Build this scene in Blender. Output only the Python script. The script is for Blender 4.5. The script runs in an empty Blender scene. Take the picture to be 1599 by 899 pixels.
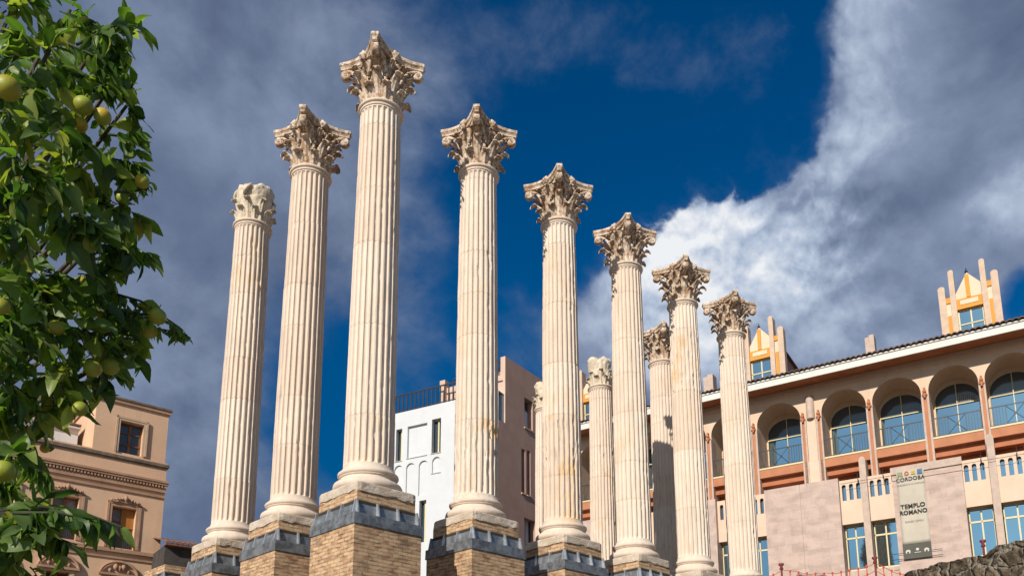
import bpy, math, random
import numpy as np
from mathutils import Vector, Matrix, noise as mn

R = math.radians
S = bpy.context.scene
COL = S.collection
RNG = random.Random(11)

# ------------------------------------------------------------------ camera
CAM = Vector((-10.196, -15.5207, -5.7174))
YAW, PITCH, ROLL, FPX, PPX, PPY = 0.7546, 0.1997, -0.0123, 1309.67, 876.45, 909.32
_f = Vector((math.cos(PITCH)*math.cos(YAW), math.cos(PITCH)*math.sin(YAW), math.sin(PITCH)))
_r = Vector((math.sin(YAW), -math.cos(YAW), 0)); _u = _r.cross(_f)
_r2 = _r*math.cos(ROLL)+_u*math.sin(ROLL); _u2 = -_r*math.sin(ROLL)+_u*math.cos(ROLL)
cd = bpy.data.cameras.new('camera'); cam = bpy.data.objects.new('camera', cd); COL.objects.link(cam)
cd.sensor_width = 36; cd.lens = FPX/1599*36
cd.shift_x = -(PPX-799.5)/1599; cd.shift_y = (PPY-449.5)/1599
cd.clip_start = .05; cd.clip_end = 3000
m = Matrix.Identity(4)
for i in range(3):
    m[i][0] = _r2[i]; m[i][1] = _u2[i]; m[i][2] = -_f[i]; m[i][3] = CAM[i]
cam.matrix_world = m
S.camera = cam
def ray(x, y):
    return _f + _r2*((x-PPX)/FPX) - _u2*((y-PPY)/FPX)
def at(x, y, depth):
    return CAM + ray(x, y)*depth

# ------------------------------------------------------------------ light
SUN_AZ, SUN_EL = 198.4, 28.5          # direction the sun stands in (degrees from +X towards +Y)
sl = bpy.data.lights.new('sun', 'SUN'); sl.energy = 4.75; sl.angle = R(.53); sl.color = (1, .92, .81)
so = bpy.data.objects.new('sun', sl); COL.objects.link(so)
sd = Vector((math.cos(R(SUN_AZ))*math.cos(R(SUN_EL)), math.sin(R(SUN_AZ))*math.cos(R(SUN_EL)), math.sin(R(SUN_EL))))
so.rotation_euler = sd.to_track_quat('Z', 'Y').to_euler()
so.location = (-30, -10, 40)
S.view_settings.view_transform = 'Standard'; S.view_settings.look = 'None'
S.view_settings.exposure = 0.04; S.view_settings.gamma = 1; S.view_settings.use_curve_mapping = False
S.cycles.max_bounces = 6; S.cycles.diffuse_bounces = 3; S.cycles.glossy_bounces = 3
S.cycles.transparent_max_bounces = 4; S.cycles.caustics_reflective = False; S.cycles.caustics_refractive = False

# ------------------------------------------------------------------ node helper
class NT:
    def __init__(s, tree): s.t = tree; s.n = tree.nodes; s.l = tree.links
    def node(s, typ, **k):
        n = s.n.new(typ)
        ins = k.pop('i', {})
        for a, b in k.items(): setattr(n, a, b)
        for a, b in ins.items():
            if hasattr(b, 'is_linked') or isinstance(b, bpy.types.NodeSocket): s.l.new(b, n.inputs[a])
            else: n.inputs[a].default_value = b
        return n
    def math(s, op, a, b=0.0, c=0.0, clamp=False):
        n = s.n.new('ShaderNodeMath'); n.operation = op; n.use_clamp = clamp
        for k, v in enumerate((a, b, c)):
            if isinstance(v, bpy.types.NodeSocket): s.l.new(v, n.inputs[k])
            else: n.inputs[k].default_value = v
        return n.outputs[0]
    def mix(s, f, a, b, mode='MIX'):
        n = s.n.new('ShaderNodeMix'); n.data_type = 'RGBA'; n.blend_type = mode
        for k, v in ((0, f), (6, a), (7, b)):
            if isinstance(v, bpy.types.NodeSocket): s.l.new(v, n.inputs[k])
            else: n.inputs[k].default_value = v if k == 0 else tuple(v)+(1,)*(4-len(v))
        return n.outputs[2]
    def noise(s, vec, scale, detail=4, rough=.55, dist=0.0, col=False):
        n = s.node('ShaderNodeTexNoise', i={'Scale': scale, 'Detail': detail, 'Roughness': rough, 'Distortion': dist})
        if vec is not None: s.l.new(vec, n.inputs['Vector'])
        return n.outputs[1 if col else 0]
    def ramp(s, f, lo, hi, a=0.0, b=1.0, smooth=True):
        n = s.node('ShaderNodeMapRange', interpolation_type='SMOOTHSTEP' if smooth else 'LINEAR',
                   i={'From Min': lo, 'From Max': hi, 'To Min': a, 'To Max': b})
        s.l.new(f, n.inputs['Value']); return n.outputs[0]
    def scale(s, vec, xyz):
        n = s.node('ShaderNodeVectorMath', operation='MULTIPLY'); s.l.new(vec, n.inputs[0]); n.inputs[1].default_value = xyz
        return n.outputs[0]
    def add(s, a, b):
        n = s.node('ShaderNodeVectorMath', operation='ADD')
        for k, v in enumerate((a, b)):
            if isinstance(v, bpy.types.NodeSocket): s.l.new(v, n.inputs[k])
            else: n.inputs[k].default_value = v
        return n.outputs[0]

# ------------------------------------------------------------------ sky
W = bpy.data.worlds.new('World'); S.world = W; W.use_nodes = True
w = NT(W.node_tree)
for n in list(w.n): w.n.remove(n)
sky = w.node('ShaderNodeTexSky', sky_type='NISHITA', sun_disc=False, sun_elevation=R(SUN_EL), sun_rotation=R(90-SUN_AZ),
             altitude=100, air_density=1.0, dust_density=.3, ozone_density=3.0)
hs = w.node('ShaderNodeHueSaturation', i={'Saturation': 1.5, 'Value': 1.0, 'Hue': .495, 'Color': sky.outputs[0]})
tc = w.node('ShaderNodeTexCoord'); D = tc.outputs['Generated']
sdn = w.node('ShaderNodeVectorMath', operation='DOT_PRODUCT'); w.l.new(D, sdn.inputs[0]); sdn.inputs[1].default_value = sd
sunside = w.ramp(sdn.outputs['Value'], .1, .95)
skyc = w.mix(sunside, w.mix(1.0, hs.outputs[0], (.42, .72, .86), 'MULTIPLY'), w.mix(1.0, sky.outputs[0], (.90, 1.0, .95), 'MULTIPLY'))
# orthographic coordinates of the direction on two fixed world axes
FA = Vector((_f.x, _f.y, _f.z)); RA = _r.copy(); UA = _u.copy()
def dotn(v):
    n = w.node('ShaderNodeVectorMath', operation='DOT_PRODUCT'); w.l.new(D, n.inputs[0]); n.inputs[1].default_value = v
    return n.outputs['Value']
da, db, dc = dotn(RA), dotn(UA), dotn(FA)
ab = w.node('ShaderNodeCombineXYZ', i={'X': da, 'Y': db, 'Z': 0.0}).outputs[0]
front = w.ramp(dc, 0.05, .3)
def skyab(px, py):
    d = ray(px, py).normalized(); return d.dot(RA), d.dot(UA)
nwarp = w.noise(D, 3.2, 5, .6, 0, True)
warp = w.scale(w.add(nwarp, (-.5, -.5, -.5)), (.11, .11, 0))
abw = w.add(ab, warp)
def blob(px, py, rx, ry, rot=0.0, wt=1.0, soft=.35):
    a, b = skyab(px, py); a2, b2 = skyab(px+rx, py); a3, b3 = skyab(px, py+ry)
    sx, sy = abs(a2-a), abs(b3-b)
    mp = w.node('ShaderNodeMapping', vector_type='TEXTURE', i={'Location': (a, b, 0), 'Rotation': (0, 0, R(rot)), 'Scale': (sx, sy, 1)})
    w.l.new(abw, mp.inputs['Vector'])
    ln = w.node('ShaderNodeVectorMath', operation='LENGTH', i={0: mp.outputs[0]}).outputs['Value']
    return w.ramp(ln, 1+soft, 1-soft, 0.0, wt)
def total(lst):
    o = lst[0]
    for x in lst[1:]: o = w.math('ADD', o, x)
    return o
dens = total([blob(20, 260, 520, 680, 0, 1.0, .40), blob(420, 20, 250, 200, 0, .45, .6), blob(480, 300, 100, 200, 0, .25, .8), blob(450, 600, 90, 150, 0, -.55, .8), blob(400, 860, 170, 110, 0, .3, .7),
              blob(655, 430, 75, 180, 0, .36, .8), blob(690, 100, 110, 120, 0, .36, .8), blob(1050, 50, 150, 80, 0, .34, .8), blob(840, 60, 80, 60, 0, .2, .8), blob(850, 540, 60, 90, 0, .3, .8),
              blob(1530, 70, 265, 400, 0, 1.15, .30), blob(1375, 330, 130, 130, 0, .95, .40), blob(1268, 275, 48, 45, 0, .75, .4), blob(1335, 255, 40, 50, 0, -.35, .7),
              blob(1180, 470, 200, 130, 0, 1.15, .32), blob(1195, 335, 55, 50, 0, .55, .5), blob(1060, 385, 75, 60, 0, .45, .5), blob(960, 560, 85, 130, 0, .8, .5),
              blob(1350, 580, 340, 210, 0, 1.0, .45), blob(1500, 330, 150, 100, 0, .4, .6), blob(1625, 455, 120, 60, 0, -.85, .8), blob(1420, 470, 60, 40, 0, -.25, .8)])
off = (.9, 2.3, .4)
def clouds(o_):
    v = w.add(w.scale(D, (1, 1, 1.25)), tuple(off[k]+o_[k] for k in range(3)))
    return w.noise(v, 4.6, 7, .58, .25), w.noise(v, 17, 5, .62, .2)
n1, n2 = clouds((0, 0, 0))
nn = w.math('ADD', w.math('MULTIPLY', n1, .66), w.math('MULTIPLY', n2, .34))
crisp = w.math('MINIMUM', w.math('MULTIPLY', total([blob(1120, 400, 230, 130, 0, 1.0, .5), blob(1290, 230, 70, 180, 0, .55, .6)]), front), 1.0)
def vor(o_=(0, 0, 0)):
    v = w.add(w.add(D, o_), w.scale(w.add(nwarp, (-.5, -.5, -.5)), (.05, .05, .05)))
    n_ = w.noise(v, 17, 4, .5, 0)
    return w.math('ABSOLUTE', w.math('MULTIPLY', w.math('SUBTRACT', n_, .5), 4.0))
puff = vor(); puff2 = vor((-.005, -.002, .008))
back = w.math('MULTIPLY', w.math('SUBTRACT', 1.0, front), .42)
base = w.math('ADD', w.math('MULTIPLY', dens, front), back)
raw = w.math('ADD', base, w.math('MULTIPLY', w.math('SUBTRACT', nn, .5), 1.7))
raw = w.math('ADD', raw, w.math('MULTIPLY', w.math('SUBTRACT', .5, puff), w.math('MULTIPLY', crisp, .50)))
am = w.mix(crisp, w.ramp(raw, .16, .92), w.ramp(raw, .36, .62))
alpha = w.node('ShaderNodeRGBToBW', i={0: am}).outputs[0]
n1b, n2b = clouds((-.022, -.008, .022))
rel = w.math('ADD', w.math('MULTIPLY', w.math('SUBTRACT', n1, n1b), 2.4), w.math('MULTIPLY', w.math('SUBTRACT', n2, n2b), .5))
relp = w.math('MULTIPLY', w.math('SUBTRACT', puff2, puff), w.math('ADD', w.math('MULTIPLY', crisp, .34), .02))
lit = total([blob(1130, 390, 190, 90, 0, .55, .6), blob(1010, 480, 130, 150, 0, .30, .6), blob(1350, 140, 110, 150, 0, .34, .8),
             blob(1330, 30, 110, 60, 0, .16, .6), blob(1250, 520, 300, 110, 0, .26, .7), blob(1570, 290, 80, 70, 0, .32, .7), blob(1500, 360, 120, 60, 0, .12, .7), blob(1260, 280, 40, 50, 0, .14, .6),
             blob(1400, 450, 170, 100, 0, .12, .7), blob(1340, 335, 90, 80, 0, -.12, .6), blob(1520, 150, 110, 120, 0, .06, .8), blob(330, 90, 190, 170, 0, .13, .9),
             blob(240, 600, 150, 150, 0, .13, .9), blob(350, 420, 150, 170, 0, .0, .8), blob(600, 420, 120, 200, 0, .10, .8), blob(690, 100, 160, 140, 0, .12, .8), blob(1050, 50, 200, 120, 0, .2, .8)])
lit = w.math('ADD', w.math('MULTIPLY', lit, front), w.math('MULTIPLY', w.math('SUBTRACT', 1.0, front), .35))
relk = w.math('MULTIPLY', rel, w.math('ADD', w.math('MULTIPLY', lit, .95), .12))
litn = w.math('ADD', w.math('ADD', w.math('ADD', lit, .15), relk), relp)
litn = w.math('ADD', litn, w.math('MULTIPLY', w.math('SUBTRACT', n1, .5), .55), 0, True)
cr = w.node('ShaderNodeValToRGB'); w.l.new(litn, cr.inputs[0])
el = cr.color_ramp.elements
el[0].position = 0; el[0].color = (.072, .102, .185, 1)
el[1].position = 1; el[1].color = (.84, .86, .89, 1)
for p_, c_ in ((.2, (.130, .173, .275)), (.45, (.24, .30, .43)), (.7, (.46, .54, .68))):
    e = el.new(p_); e.color = c_+(1,)
SKYS = .085
zz_ = w.node('ShaderNodeSeparateXYZ', i={0: D}).outputs[2]
hz = w.math('MAXIMUM', w.ramp(zz_, .12, .55, .58, 1.0), sunside)
skyc = w.mix(1.0, skyc, w.node('ShaderNodeCombineColor', i={0: hz, 1: hz, 2: hz}).outputs[0], 'MULTIPLY')
scl = w.mix(1.0, skyc, (SKYS, SKYS, SKYS), 'MULTIPLY')
fin = w.mix(alpha, scl, cr.outputs[0])
bg = w.node('ShaderNodeBackground', i={'Color': fin, 'Strength': 1.0})
w.node('ShaderNodeOutputWorld', i={'Surface': bg.outputs[0]})

# ------------------------------------------------------------------ mesh builder
class MB:
    def __init__(s): s.v = []; s.f = []; s.sm = []
    def add(s, vs, fs, smooth=False):
        o = len(s.v); s.v.extend(tuple(v) for v in vs)
        for f in fs: s.f.append(tuple(i+o for i in f)); s.sm.append(smooth)
        return s
    def quad(s, a, b, c, d): return s.add([a, b, c, d], [(0, 1, 2, 3)])
    def box(s, x0, x1, y0, y1, z0, z1, top=None):
        t = top or 0
        vs = [(x0, y0, z0), (x1, y0, z0), (x1, y1, z0), (x0, y1, z0), (x0+t, y0+t, z1), (x1-t, y0+t, z1), (x1-t, y1-t, z1), (x0+t, y1-t, z1)]
        return s.add(vs, [(3, 2, 1, 0), (4, 5, 6, 7), (0, 1, 5, 4), (1, 2, 6, 5), (2, 3, 7, 6), (3, 0, 4, 7)])
    def grid(s, P, smooth=True, cu=False, cv=False):
        nu, nv = len(P), len(P[0]); vs = [p for row in P for p in row]; fs = []
        for i in range(nu if cu else nu-1):
            for j in range(nv if cv else nv-1):
                a, b = i, (i+1) % nu; c, d = j, (j+1) % nv
                fs.append((a*nv+c, b*nv+c, b*nv+d, a*nv+d))
        return s.add(vs, fs, smooth)
    def lathe(s, prof, n=48, c=(0, 0, 0), smooth=True, caps=True):
        P = [[(c[0]+r*math.cos(2*math.pi*k/n), c[1]+r*math.sin(2*math.pi*k/n), c[2]+z) for k in range(n)] for r, z in prof]
        vs = [p for row in P for p in row]; fs = []
        for i in range(len(P)-1):
            for j in range(n):
                k = (j+1) % n; fs.append((i*n+j, i*n+k, (i+1)*n+k, (i+1)*n+j))
        if caps: fs += [tuple(range(n-1, -1, -1)), tuple((len(P)-1)*n+j for j in range(n))]
        return s.add(vs, fs, smooth)
    def tube(s, pts, rad, n=6, smooth=True):
        pts = [Vector(p) for p in pts]; N = len(pts)
        if not isinstance(rad, (list, tuple)): rad = [rad]*N
        rows = []; pu = Vector((.13, .21, 1)).normalized()
        for i, p in enumerate(pts):
            t = (pts[min(i+1, N-1)]-pts[max(i-1, 0)]).normalized()
            a = t.cross(pu)
            if a.length < 1e-4: a = t.cross(Vector((1, 0, 0)))
            a.normalize(); b = t.cross(a)
            rows.append([tuple(p+(a*math.cos(2*math.pi*k/n)+b*math.sin(2*math.pi*k/n))*rad[i]) for k in range(n)])
        vs = [q for r_ in rows for q in r_]; fs = []
        for i in range(N-1):
            for j in range(n):
                k = (j+1) % n; fs.append((i*n+j, i*n+k, (i+1)*n+k, (i+1)*n+j))
        fs += [tuple(range(n-1, -1, -1)), tuple((N-1)*n+j for j in range(n))]
        return s.add(vs, fs, smooth)
    def prism(s, poly, y0, y1):          # polygon in x,z extruded along y
        n = len(poly)
        vs = [(x, y0, z) for x, z in poly]+[(x, y1, z) for x, z in poly]
        fs = [tuple(range(n)), tuple(range(2*n-1, n-1, -1))]+[(i, i+n, (i+1) % n+n, (i+1) % n) for i in range(n)]
        return s.add(vs, fs)
    def wall(s, x0, x1, z0, z1, holes, y0, dep):
        """front sheet at y0 with openings; each opening gets reveals dep deep. hole=(a,b,c,d[,arch_rise])"""
        xs = sorted({x0, x1}|{h[0] for h in holes}|{h[1] for h in holes}); zs = sorted({z0, z1}|{h[2] for h in holes}|{h[3] for h in holes})
        xs = [x for x in xs if x0 <= x <= x1]; zs = [z for z in zs if z0 <= z <= z1]
        for i in range(len(xs)-1):
            for j in range(len(zs)-1):
                cx, cz = (xs[i]+xs[i+1])/2, (zs[j]+zs[j+1])/2
                if any(h[0] < cx < h[1] and h[2] < cz < h[3] for h in holes): continue
                s.quad((xs[i], y0, zs[j]), (xs[i+1], y0, zs[j]), (xs[i+1], y0, zs[j+1]), (xs[i], y0, zs[j+1]))
        for h in holes:
            a, b, c, d = h[:4]; rise = h[4] if len(h) > 4 else 0
            sp = d-rise; y1 = y0+dep
            s.quad((a, y0, c), (a, y1, c), (a, y1, sp), (a, y0, sp)); s.quad((b, y1, c), (b, y0, c), (b, y0, sp), (b, y1, sp))
            s.quad((a, y0, c), (b, y0, c), (b, y1, c), (a, y1, c))
            if not rise: s.quad((a, y0, d), (a, y1, d), (b, y1, d), (b, y0, d))
            else:
                n = 20; cx = (a+b)/2; hw = (b-a)/2
                pt = [(cx-hw*math.cos(math.pi*k/n), sp+rise*math.sin(math.pi*k/n)) for k in range(n+1)]
                for k in range(n):
                    (p, q), (p2, q2) = pt[k], pt[k+1]
                    s.quad((p, y0, q), (p2, y0, q2), (p2, y0, d), (p, y0, d))
                s.grid([[(p, y0, q), (p, y1, q)] for p, q in pt], True)
        return s
    def build(s, name, mat, parent=None, dz=0.0, uv=True, attr=None, loc=None):
        me = bpy.data.meshes.new(name)
        vs = [(x, y, z+dz) for x, y, z in s.v] if dz else s.v
        me.from_pydata(vs, [], s.f); me.validate(clean_customdata=False)
        if len(me.polygons) == len(s.sm): me.polygons.foreach_set('use_smooth', s.sm)
        if uv and len(me.polygons):
            L = me.uv_layers.new(name='UVMap')
            nl = len(me.loops); vi = np.empty(nl, int); me.loops.foreach_get('vertex_index', vi)
            co = np.empty(len(me.vertices)*3); me.vertices.foreach_get('co', co); co = co.reshape(-1, 3)
            nr = np.empty(len(me.polygons)*3); me.polygons.foreach_get('normal', nr); nr = np.abs(nr.reshape(-1, 3))
            lt = np.empty(len(me.polygons), int); me.polygons.foreach_get('loop_total', lt)
            ax = np.repeat(np.argmax(nr*np.array([1, 1, .9]), 1), lt); c = co[vi]
            U = np.where(ax == 0, c[:, 1], c[:, 0]); V = np.where(ax == 2, c[:, 1], c[:, 2])
            L.data.foreach_set('uv', np.stack([U, V], 1).ravel())
        if attr:
            for k, a in attr.items():
                at_ = me.attributes.new(k, 'FLOAT', 'POINT'); at_.data.foreach_set('value', np.asarray(a, dtype=np.float32))
        if mat: me.materials.append(mat)
        o = bpy.data.objects.new(name, me); COL.objects.link(o)
        if parent: o.parent = parent
        if loc: o.location = loc
        return o
def tag(o, label=None, cat=None, group=None, kind=None):
    if label: o['label'] = label
    if cat: o['category'] = cat
    if group: o['group'] = group
    if kind: o['kind'] = kind
    return o
def empty(name, loc, rz=0.0, parent=None):
    o = bpy.data.objects.new(name, None); COL.objects.link(o); o.location = loc; o.rotation_euler = (0, 0, R(rz)); o.empty_display_size = .3
    if parent: o.parent = parent
    return o

# ------------------------------------------------------------------ materials
def mat(name, fn):
    M = bpy.data.materials.new(name); M.use_nodes = True; t = NT(M.node_tree)
    for n in list(t.n): t.n.remove(n)
    b = t.node('ShaderNodeBsdfPrincipled'); o = t.node('ShaderNodeOutputMaterial'); t.l.new(b.outputs[0], o.inputs[0])
    fn(t, b); return M
def setc(t, b, c): 
    if isinstance(c, bpy.types.NodeSocket): t.l.new(c, b.inputs['Base Color'])
    else: b.inputs['Base Color'].default_value = tuple(c)+(1,)
def bump(t, b, h, st, dist=.02):
    n = t.node('ShaderNodeBump', i={'Strength': st, 'Distance': dist, 'Height': h}); t.l.new(n.outputs[0], b.inputs['Normal'])
def objc(t):
    tcn = t.node('ShaderNodeTexCoord').outputs['Object']; inf = t.node('ShaderNodeObjectInfo')
    return t.add(tcn, inf.outputs['Location'])
def simple(name, c, rough=.8, var=.12, sc=3.0, metal=0.0, bmp=.15, c2=None, spec=.5):
    def fn(t, b):
        p = objc(t); n = t.noise(p, sc, 6, .6); m_ = t.ramp(n, .3, .7)
        c2_ = c2 or tuple(x*(1-var*1.6) for x in c)
        k = t.mix(m_, c2_, c)
        n2_ = t.noise(p, sc*9, 3, .6); k = t.mix(t.ramp(n2_, .35, .75, 0, var), k, tuple(x*.6 for x in c))
        sk = t.noise(t.scale(p, (2.2, 2.2, .22)), 1.3, 6, .65); k = t.mix(t.ramp(sk, .50, .76, 0, min(.5, var*2.5+.10)), k, tuple(x*.62 for x in c))
        setc(t, b, k); b.inputs['Roughness'].default_value = rough; b.inputs['Metallic'].default_value = metal
        b.inputs['Specular IOR Level'].default_value = spec
        if bmp: bump(t, b, t.noise(p, sc*14, 4, .6), bmp, .01)
    return mat(name, fn)

def m_shaft(t, b):
    p = objc(t); tone = t.node('ShaderNodeAttribute', attribute_name='tone').outputs['Fac']; old = t.node('ShaderNodeAttribute', attribute_name='old').outputs['Fac']
    ps = t.scale(p, (3.0, 3.0, .55))
    base_ = t.mix(tone, (.68, .55, .445), (.73, .625, .525))
    st = t.noise(ps, 1.6, 8, .62)
    c = t.mix(t.ramp(st, .45, .8, 0, .5), base_, (.42, .36, .29))
    gr = t.noise(t.add(ps, (7, 3, 1)), 4.0, 8, .65)
    c = t.mix(t.math('MULTIPLY', t.ramp(gr, .5, .72, 0, .75), t.math('ADD', old, .10)), c, (.36, .33, .27))
    oc = t.noise(t.add(t.scale(p, (1.4, 1.4, .7)), (2, 9, 4)), 1.5, 6, .6)
    c = t.mix(t.math('MULTIPLY', t.ramp(oc, .50, .68, 0, 1), t.math('MULTIPLY', old, .85)), c, (.66, .42, .17))
    fine = t.noise(p, 38, 3, .6)
    c = t.mix(t.ramp(fine, .58, .78, 0, .35), c, (.34, .28, .22))
    pale = t.noise(p, 2.1, 4, .5)
    c = t.mix(t.ramp(pale, .55, .8, 0, .4), c, (.76, .67, .57))
    setc(t, b, c); b.inputs['Roughness'].default_value = .85; b.inputs['Specular IOR Level'].default_value = .25
    h = t.math('ADD', t.noise(p, 26, 6, .7), t.math('MULTIPLY', t.noise(t.scale(p, (3, 3, 1)), 5, 6, .6), 1.2))
    bump(t, b, h, .45, .012)
M_SHAFT = mat('weathered_cream_marble', m_shaft)
def m_cap(t, b):
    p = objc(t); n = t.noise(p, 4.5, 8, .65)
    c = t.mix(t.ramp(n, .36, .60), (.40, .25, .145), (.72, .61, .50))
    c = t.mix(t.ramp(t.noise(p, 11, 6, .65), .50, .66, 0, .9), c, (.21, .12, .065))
    c = t.mix(t.ramp(t.noise(t.add(p, (5, 5, 5)), 6, 6, .6), .58, .75, 0, .6), c, (.72, .64, .54))
    c = t.mix(t.ramp(t.noise(t.add(p, (1, 7, 2)), 3, 4, .6), .58, .75, 0, .5), c, (.58, .36, .18))
    setc(t, b, c); b.inputs['Roughness'].default_value = .9; b.inputs['Specular IOR Level'].default_value = .2
    bump(t, b, t.noise(p, 30, 7, .75), .6, .02)
M_CAP = mat('carved_brown_marble', m_cap)
def m_cap2(t, b):
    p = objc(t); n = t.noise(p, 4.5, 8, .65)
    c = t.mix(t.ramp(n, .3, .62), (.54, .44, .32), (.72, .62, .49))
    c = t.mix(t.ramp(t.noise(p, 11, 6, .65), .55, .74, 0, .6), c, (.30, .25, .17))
    c = t.mix(t.ramp(t.noise(t.add(p, (5, 5, 5)), 3, 6, .6), .5, .7, 0, .35), c, (.46, .43, .34))
    setc(t, b, c); b.inputs['Roughness'].default_value = .92; b.inputs['Specular IOR Level'].default_value = .2
    bump(t, b, t.noise(p, 22, 7, .75), .7, .03)
M_CAP2 = mat('eroded_pale_marble', m_cap2)
def m_plinth(t, b):
    p = objc(t)
    c = t.mix(t.ramp(t.noise(p, 3, 7, .6), .35, .7), (.54, .44, .34), (.68, .59, .49))
    c = t.mix(t.ramp(t.noise(p, 16, 5, .7), .55, .72, 0, .7), c, (.25, .20, .15))
    setc(t, b, c); b.inputs['Roughness'].default_value = .95; b.inputs['Specular IOR Level'].default_value = .2
    bump(t, b, t.noise(p, 14, 8, .75), .9, .04)
M_PLINTH = mat('rough_stone_slab', m_plinth)
def brickmat(name, c1, c2, mort, bw, bh, ms=.009, tint=None, rough=.92, bst=.8, offs=.5, freq=2):
    def fn(t, b):
        uv = t.node('ShaderNodeUVMap').outputs[0]; p = objc(t)
        wob = t.scale(t.add(t.noise(p, 5, 3, .5, 0, True), (-.5, -.5, -.5)), (.05, .030, 0))
        br = t.node('ShaderNodeTexBrick', offset=offs, offset_frequency=freq, i={'Vector': t.add(uv, wob), 'Scale': 1.0, 'Mortar Size': ms, 'Mortar Smooth': .35, 'Bias': 0.0,
                   'Brick Width': bw, 'Row Height': bh, 'Color1': c1+(1,), 'Color2': c2+(1,), 'Mortar': mort+(1,)})
        c = br.outputs['Color']
        c = t.mix(t.ramp(t.noise(t.scale(uv, (1/bw*.9, 1/bh*.9, 1)), 1.0, 1, .5), .35, .65, 0, .45), c, tuple(min(1, x*1.35) for x in c1))
        if tint:
            c = t.mix(t.ramp(t.noise(t.scale(p, (3, 3, 9)), 1.6, 5, .6), .44, .70, 0, .6), c, tint[0])
            c = t.mix(t.ramp(t.noise(t.add(p, (3, 1, 8)), 1.7, 6, .65), .52, .70, 0, .75), c, tint[1])
        c = t.mix(t.ramp(t.noise(p, 30, 4, .6), .5, .8, 0, .5), c, tuple(x*.45 for x in c1))
        setc(t, b, c); b.inputs['Roughness'].default_value = rough; b.inputs['Specular IOR Level'].default_value = .2
        h = t.math('SUBTRACT', t.math('MULTIPLY', t.noise(p, 24, 5, .7), .5), br.outputs['Fac'])
        bump(t, b, h, bst, .02)
    return mat(name, fn)
M_BRICK = brickmat('thin_roman_brick', (.58, .385, .23), (.27, .13, .075), (.19, .13, .085), .25, .082, .0105, ((.60, .47, .29), (.17, .125, .09)))
M_CLAD = brickmat('pink_stone_cladding', (.52, .40, .345), (.42, .315, .265), (.30, .22, .18), .78, .46, .007, ((.52, .42, .365), (.42, .33, .29)), .75, .12)
def m_rubble(t, b):
    p = objc(t); v = t.node('ShaderNodeTexVoronoi', feature='DISTANCE_TO_EDGE', i={'Vector': t.add(p, t.scale(t.noise(p, 3, 4, .6, 0, True), (.25, .25, .25))), 'Scale': 4.6})
    c = t.mix(t.ramp(t.noise(p, 6, 8, .7), .35, .7), (.10, .075, .05), (.34, .26, .18))
    c = t.mix(t.ramp(v.outputs[0], .0, .10, .9, 0), c, (.40, .35, .28))
    c = t.mix(t.ramp(t.noise(p, 9, 8, .75), .50, .60, 0, .9), c, (.045, .038, .025))
    c = t.mix(t.ramp(t.noise(t.add(p, (4, 4, 4)), 11, 7, .75), .60, .68, 0, .85), c, (.55, .50, .42))
    setc(t, b, c); b.inputs['Roughness'].default_value = .97; b.inputs['Specular IOR Level'].default_value = .15
    bump(t, b, t.math('ADD', t.ramp(v.outputs[0], 0, .12), t.noise(p, 18, 8, .75)), 1.0, .06)
M_RUBBLE = mat('rubble_masonry', m_rubble)
def m_steel(t, b):
    p = objc(t); c = t.mix(t.ramp(t.noise(p, 5, 6, .65), .35, .65), (.13, .138, .148), (.29, .30, .315))
    c = t.mix(t.ramp(t.noise(t.scale(p, (6, 6, 1)), 3, 6, .7), .55, .75, 0, .55), c, (.40, .43, .46))
    c = t.mix(t.ramp(t.noise(t.add(p, (3, 3, 3)), 4, 6, .7), .6, .75, 0, .6), c, (.22, .19, .16))
    setc(t, b, c); b.inputs['Metallic'].default_value = .55
    t.l.new(t.ramp(t.noise(p, 9, 4, .6), .3, .7, .38, .62), b.inputs['Roughness'])
    bump(t, b, t.noise(p, 7, 3, .5), .15, .02)
M_STEEL = mat('grey_lead_sheet', m_steel)
M_STEEL_P = simple('pale_lead_sheet', (.36, .38, .40), .42, .3, 6, .5, .1, (.16, .18, .20))
M_STEEL_D = simple('dark_lead_sheet', (.13, .15, .17), .5, .3, 6, .5, .1)
M_STEEL_L = simple('bright_metal_edge', (.55, .58, .62), .4, .25, 6, .5, .1)
M_WHITE = simple('white_render', (.62, .635, .655), .85, .03, 1.2, 0, .1)
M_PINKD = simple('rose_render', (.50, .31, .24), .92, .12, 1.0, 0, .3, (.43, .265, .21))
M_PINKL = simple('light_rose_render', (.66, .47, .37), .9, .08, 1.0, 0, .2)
M_PEACH = simple('peach_render', (.70, .46, .30), .92, .10, .8, 0, .25, (.64, .41, .26))
M_PEACHD = simple('ochre_moulding', (.46, .285, .18), .9, .18, 2.0, 0, .3, (.37, .21, .13))
M_FRAME_S = simple('pale_stone_surround', (.60, .42, .28), .9, .1, 2.0, 0, .3)
M_LEDGE = simple('weathered_ledge', (.23, .17, .12), .95, .3, 4.0, 0, .4)
M_PINKP = simple('salmon_panel', (.74, .54, .41), .85, .05, 1.0, 0, .1)
M_CREAMP = simple('cream_render', (.76, .60, .44), .85, .05, 1.0, 0, .1)
M_LOGG = simple('loggia_render', (.70, .525, .39), .9, .05, 1.0, 0, .15, (.63, .465, .34))
M_STONE = simple('smooth_rose_stone', (.56, .435, .36), .8, .12, 3.0, 0, .15)
M_FIN = simple('warm_cream_stone', (.64, .48, .36), .85, .10, 3.0, 0, .15)
M_TERRA = simple('terracotta_paint', (.46, .16, .07), .75, .1, 2.0, 0, .1)
M_TERRA_L = simple('terracotta_band', (.50, .20, .095), .75, .1, 2.0, 0, .1)
M_SOFFIT = simple('orange_soffit', (.50, .185, .07), .8, .15, 2.0, 0, .1)
M_ORANGE = simple('orange_render', (.74, .32, .05), .8, .08, 2.0, 0, .1)
M_FASCIA = simple('white_fascia', (.70, .67, .63), .7, .05, 2.0, 0, .05)
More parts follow.
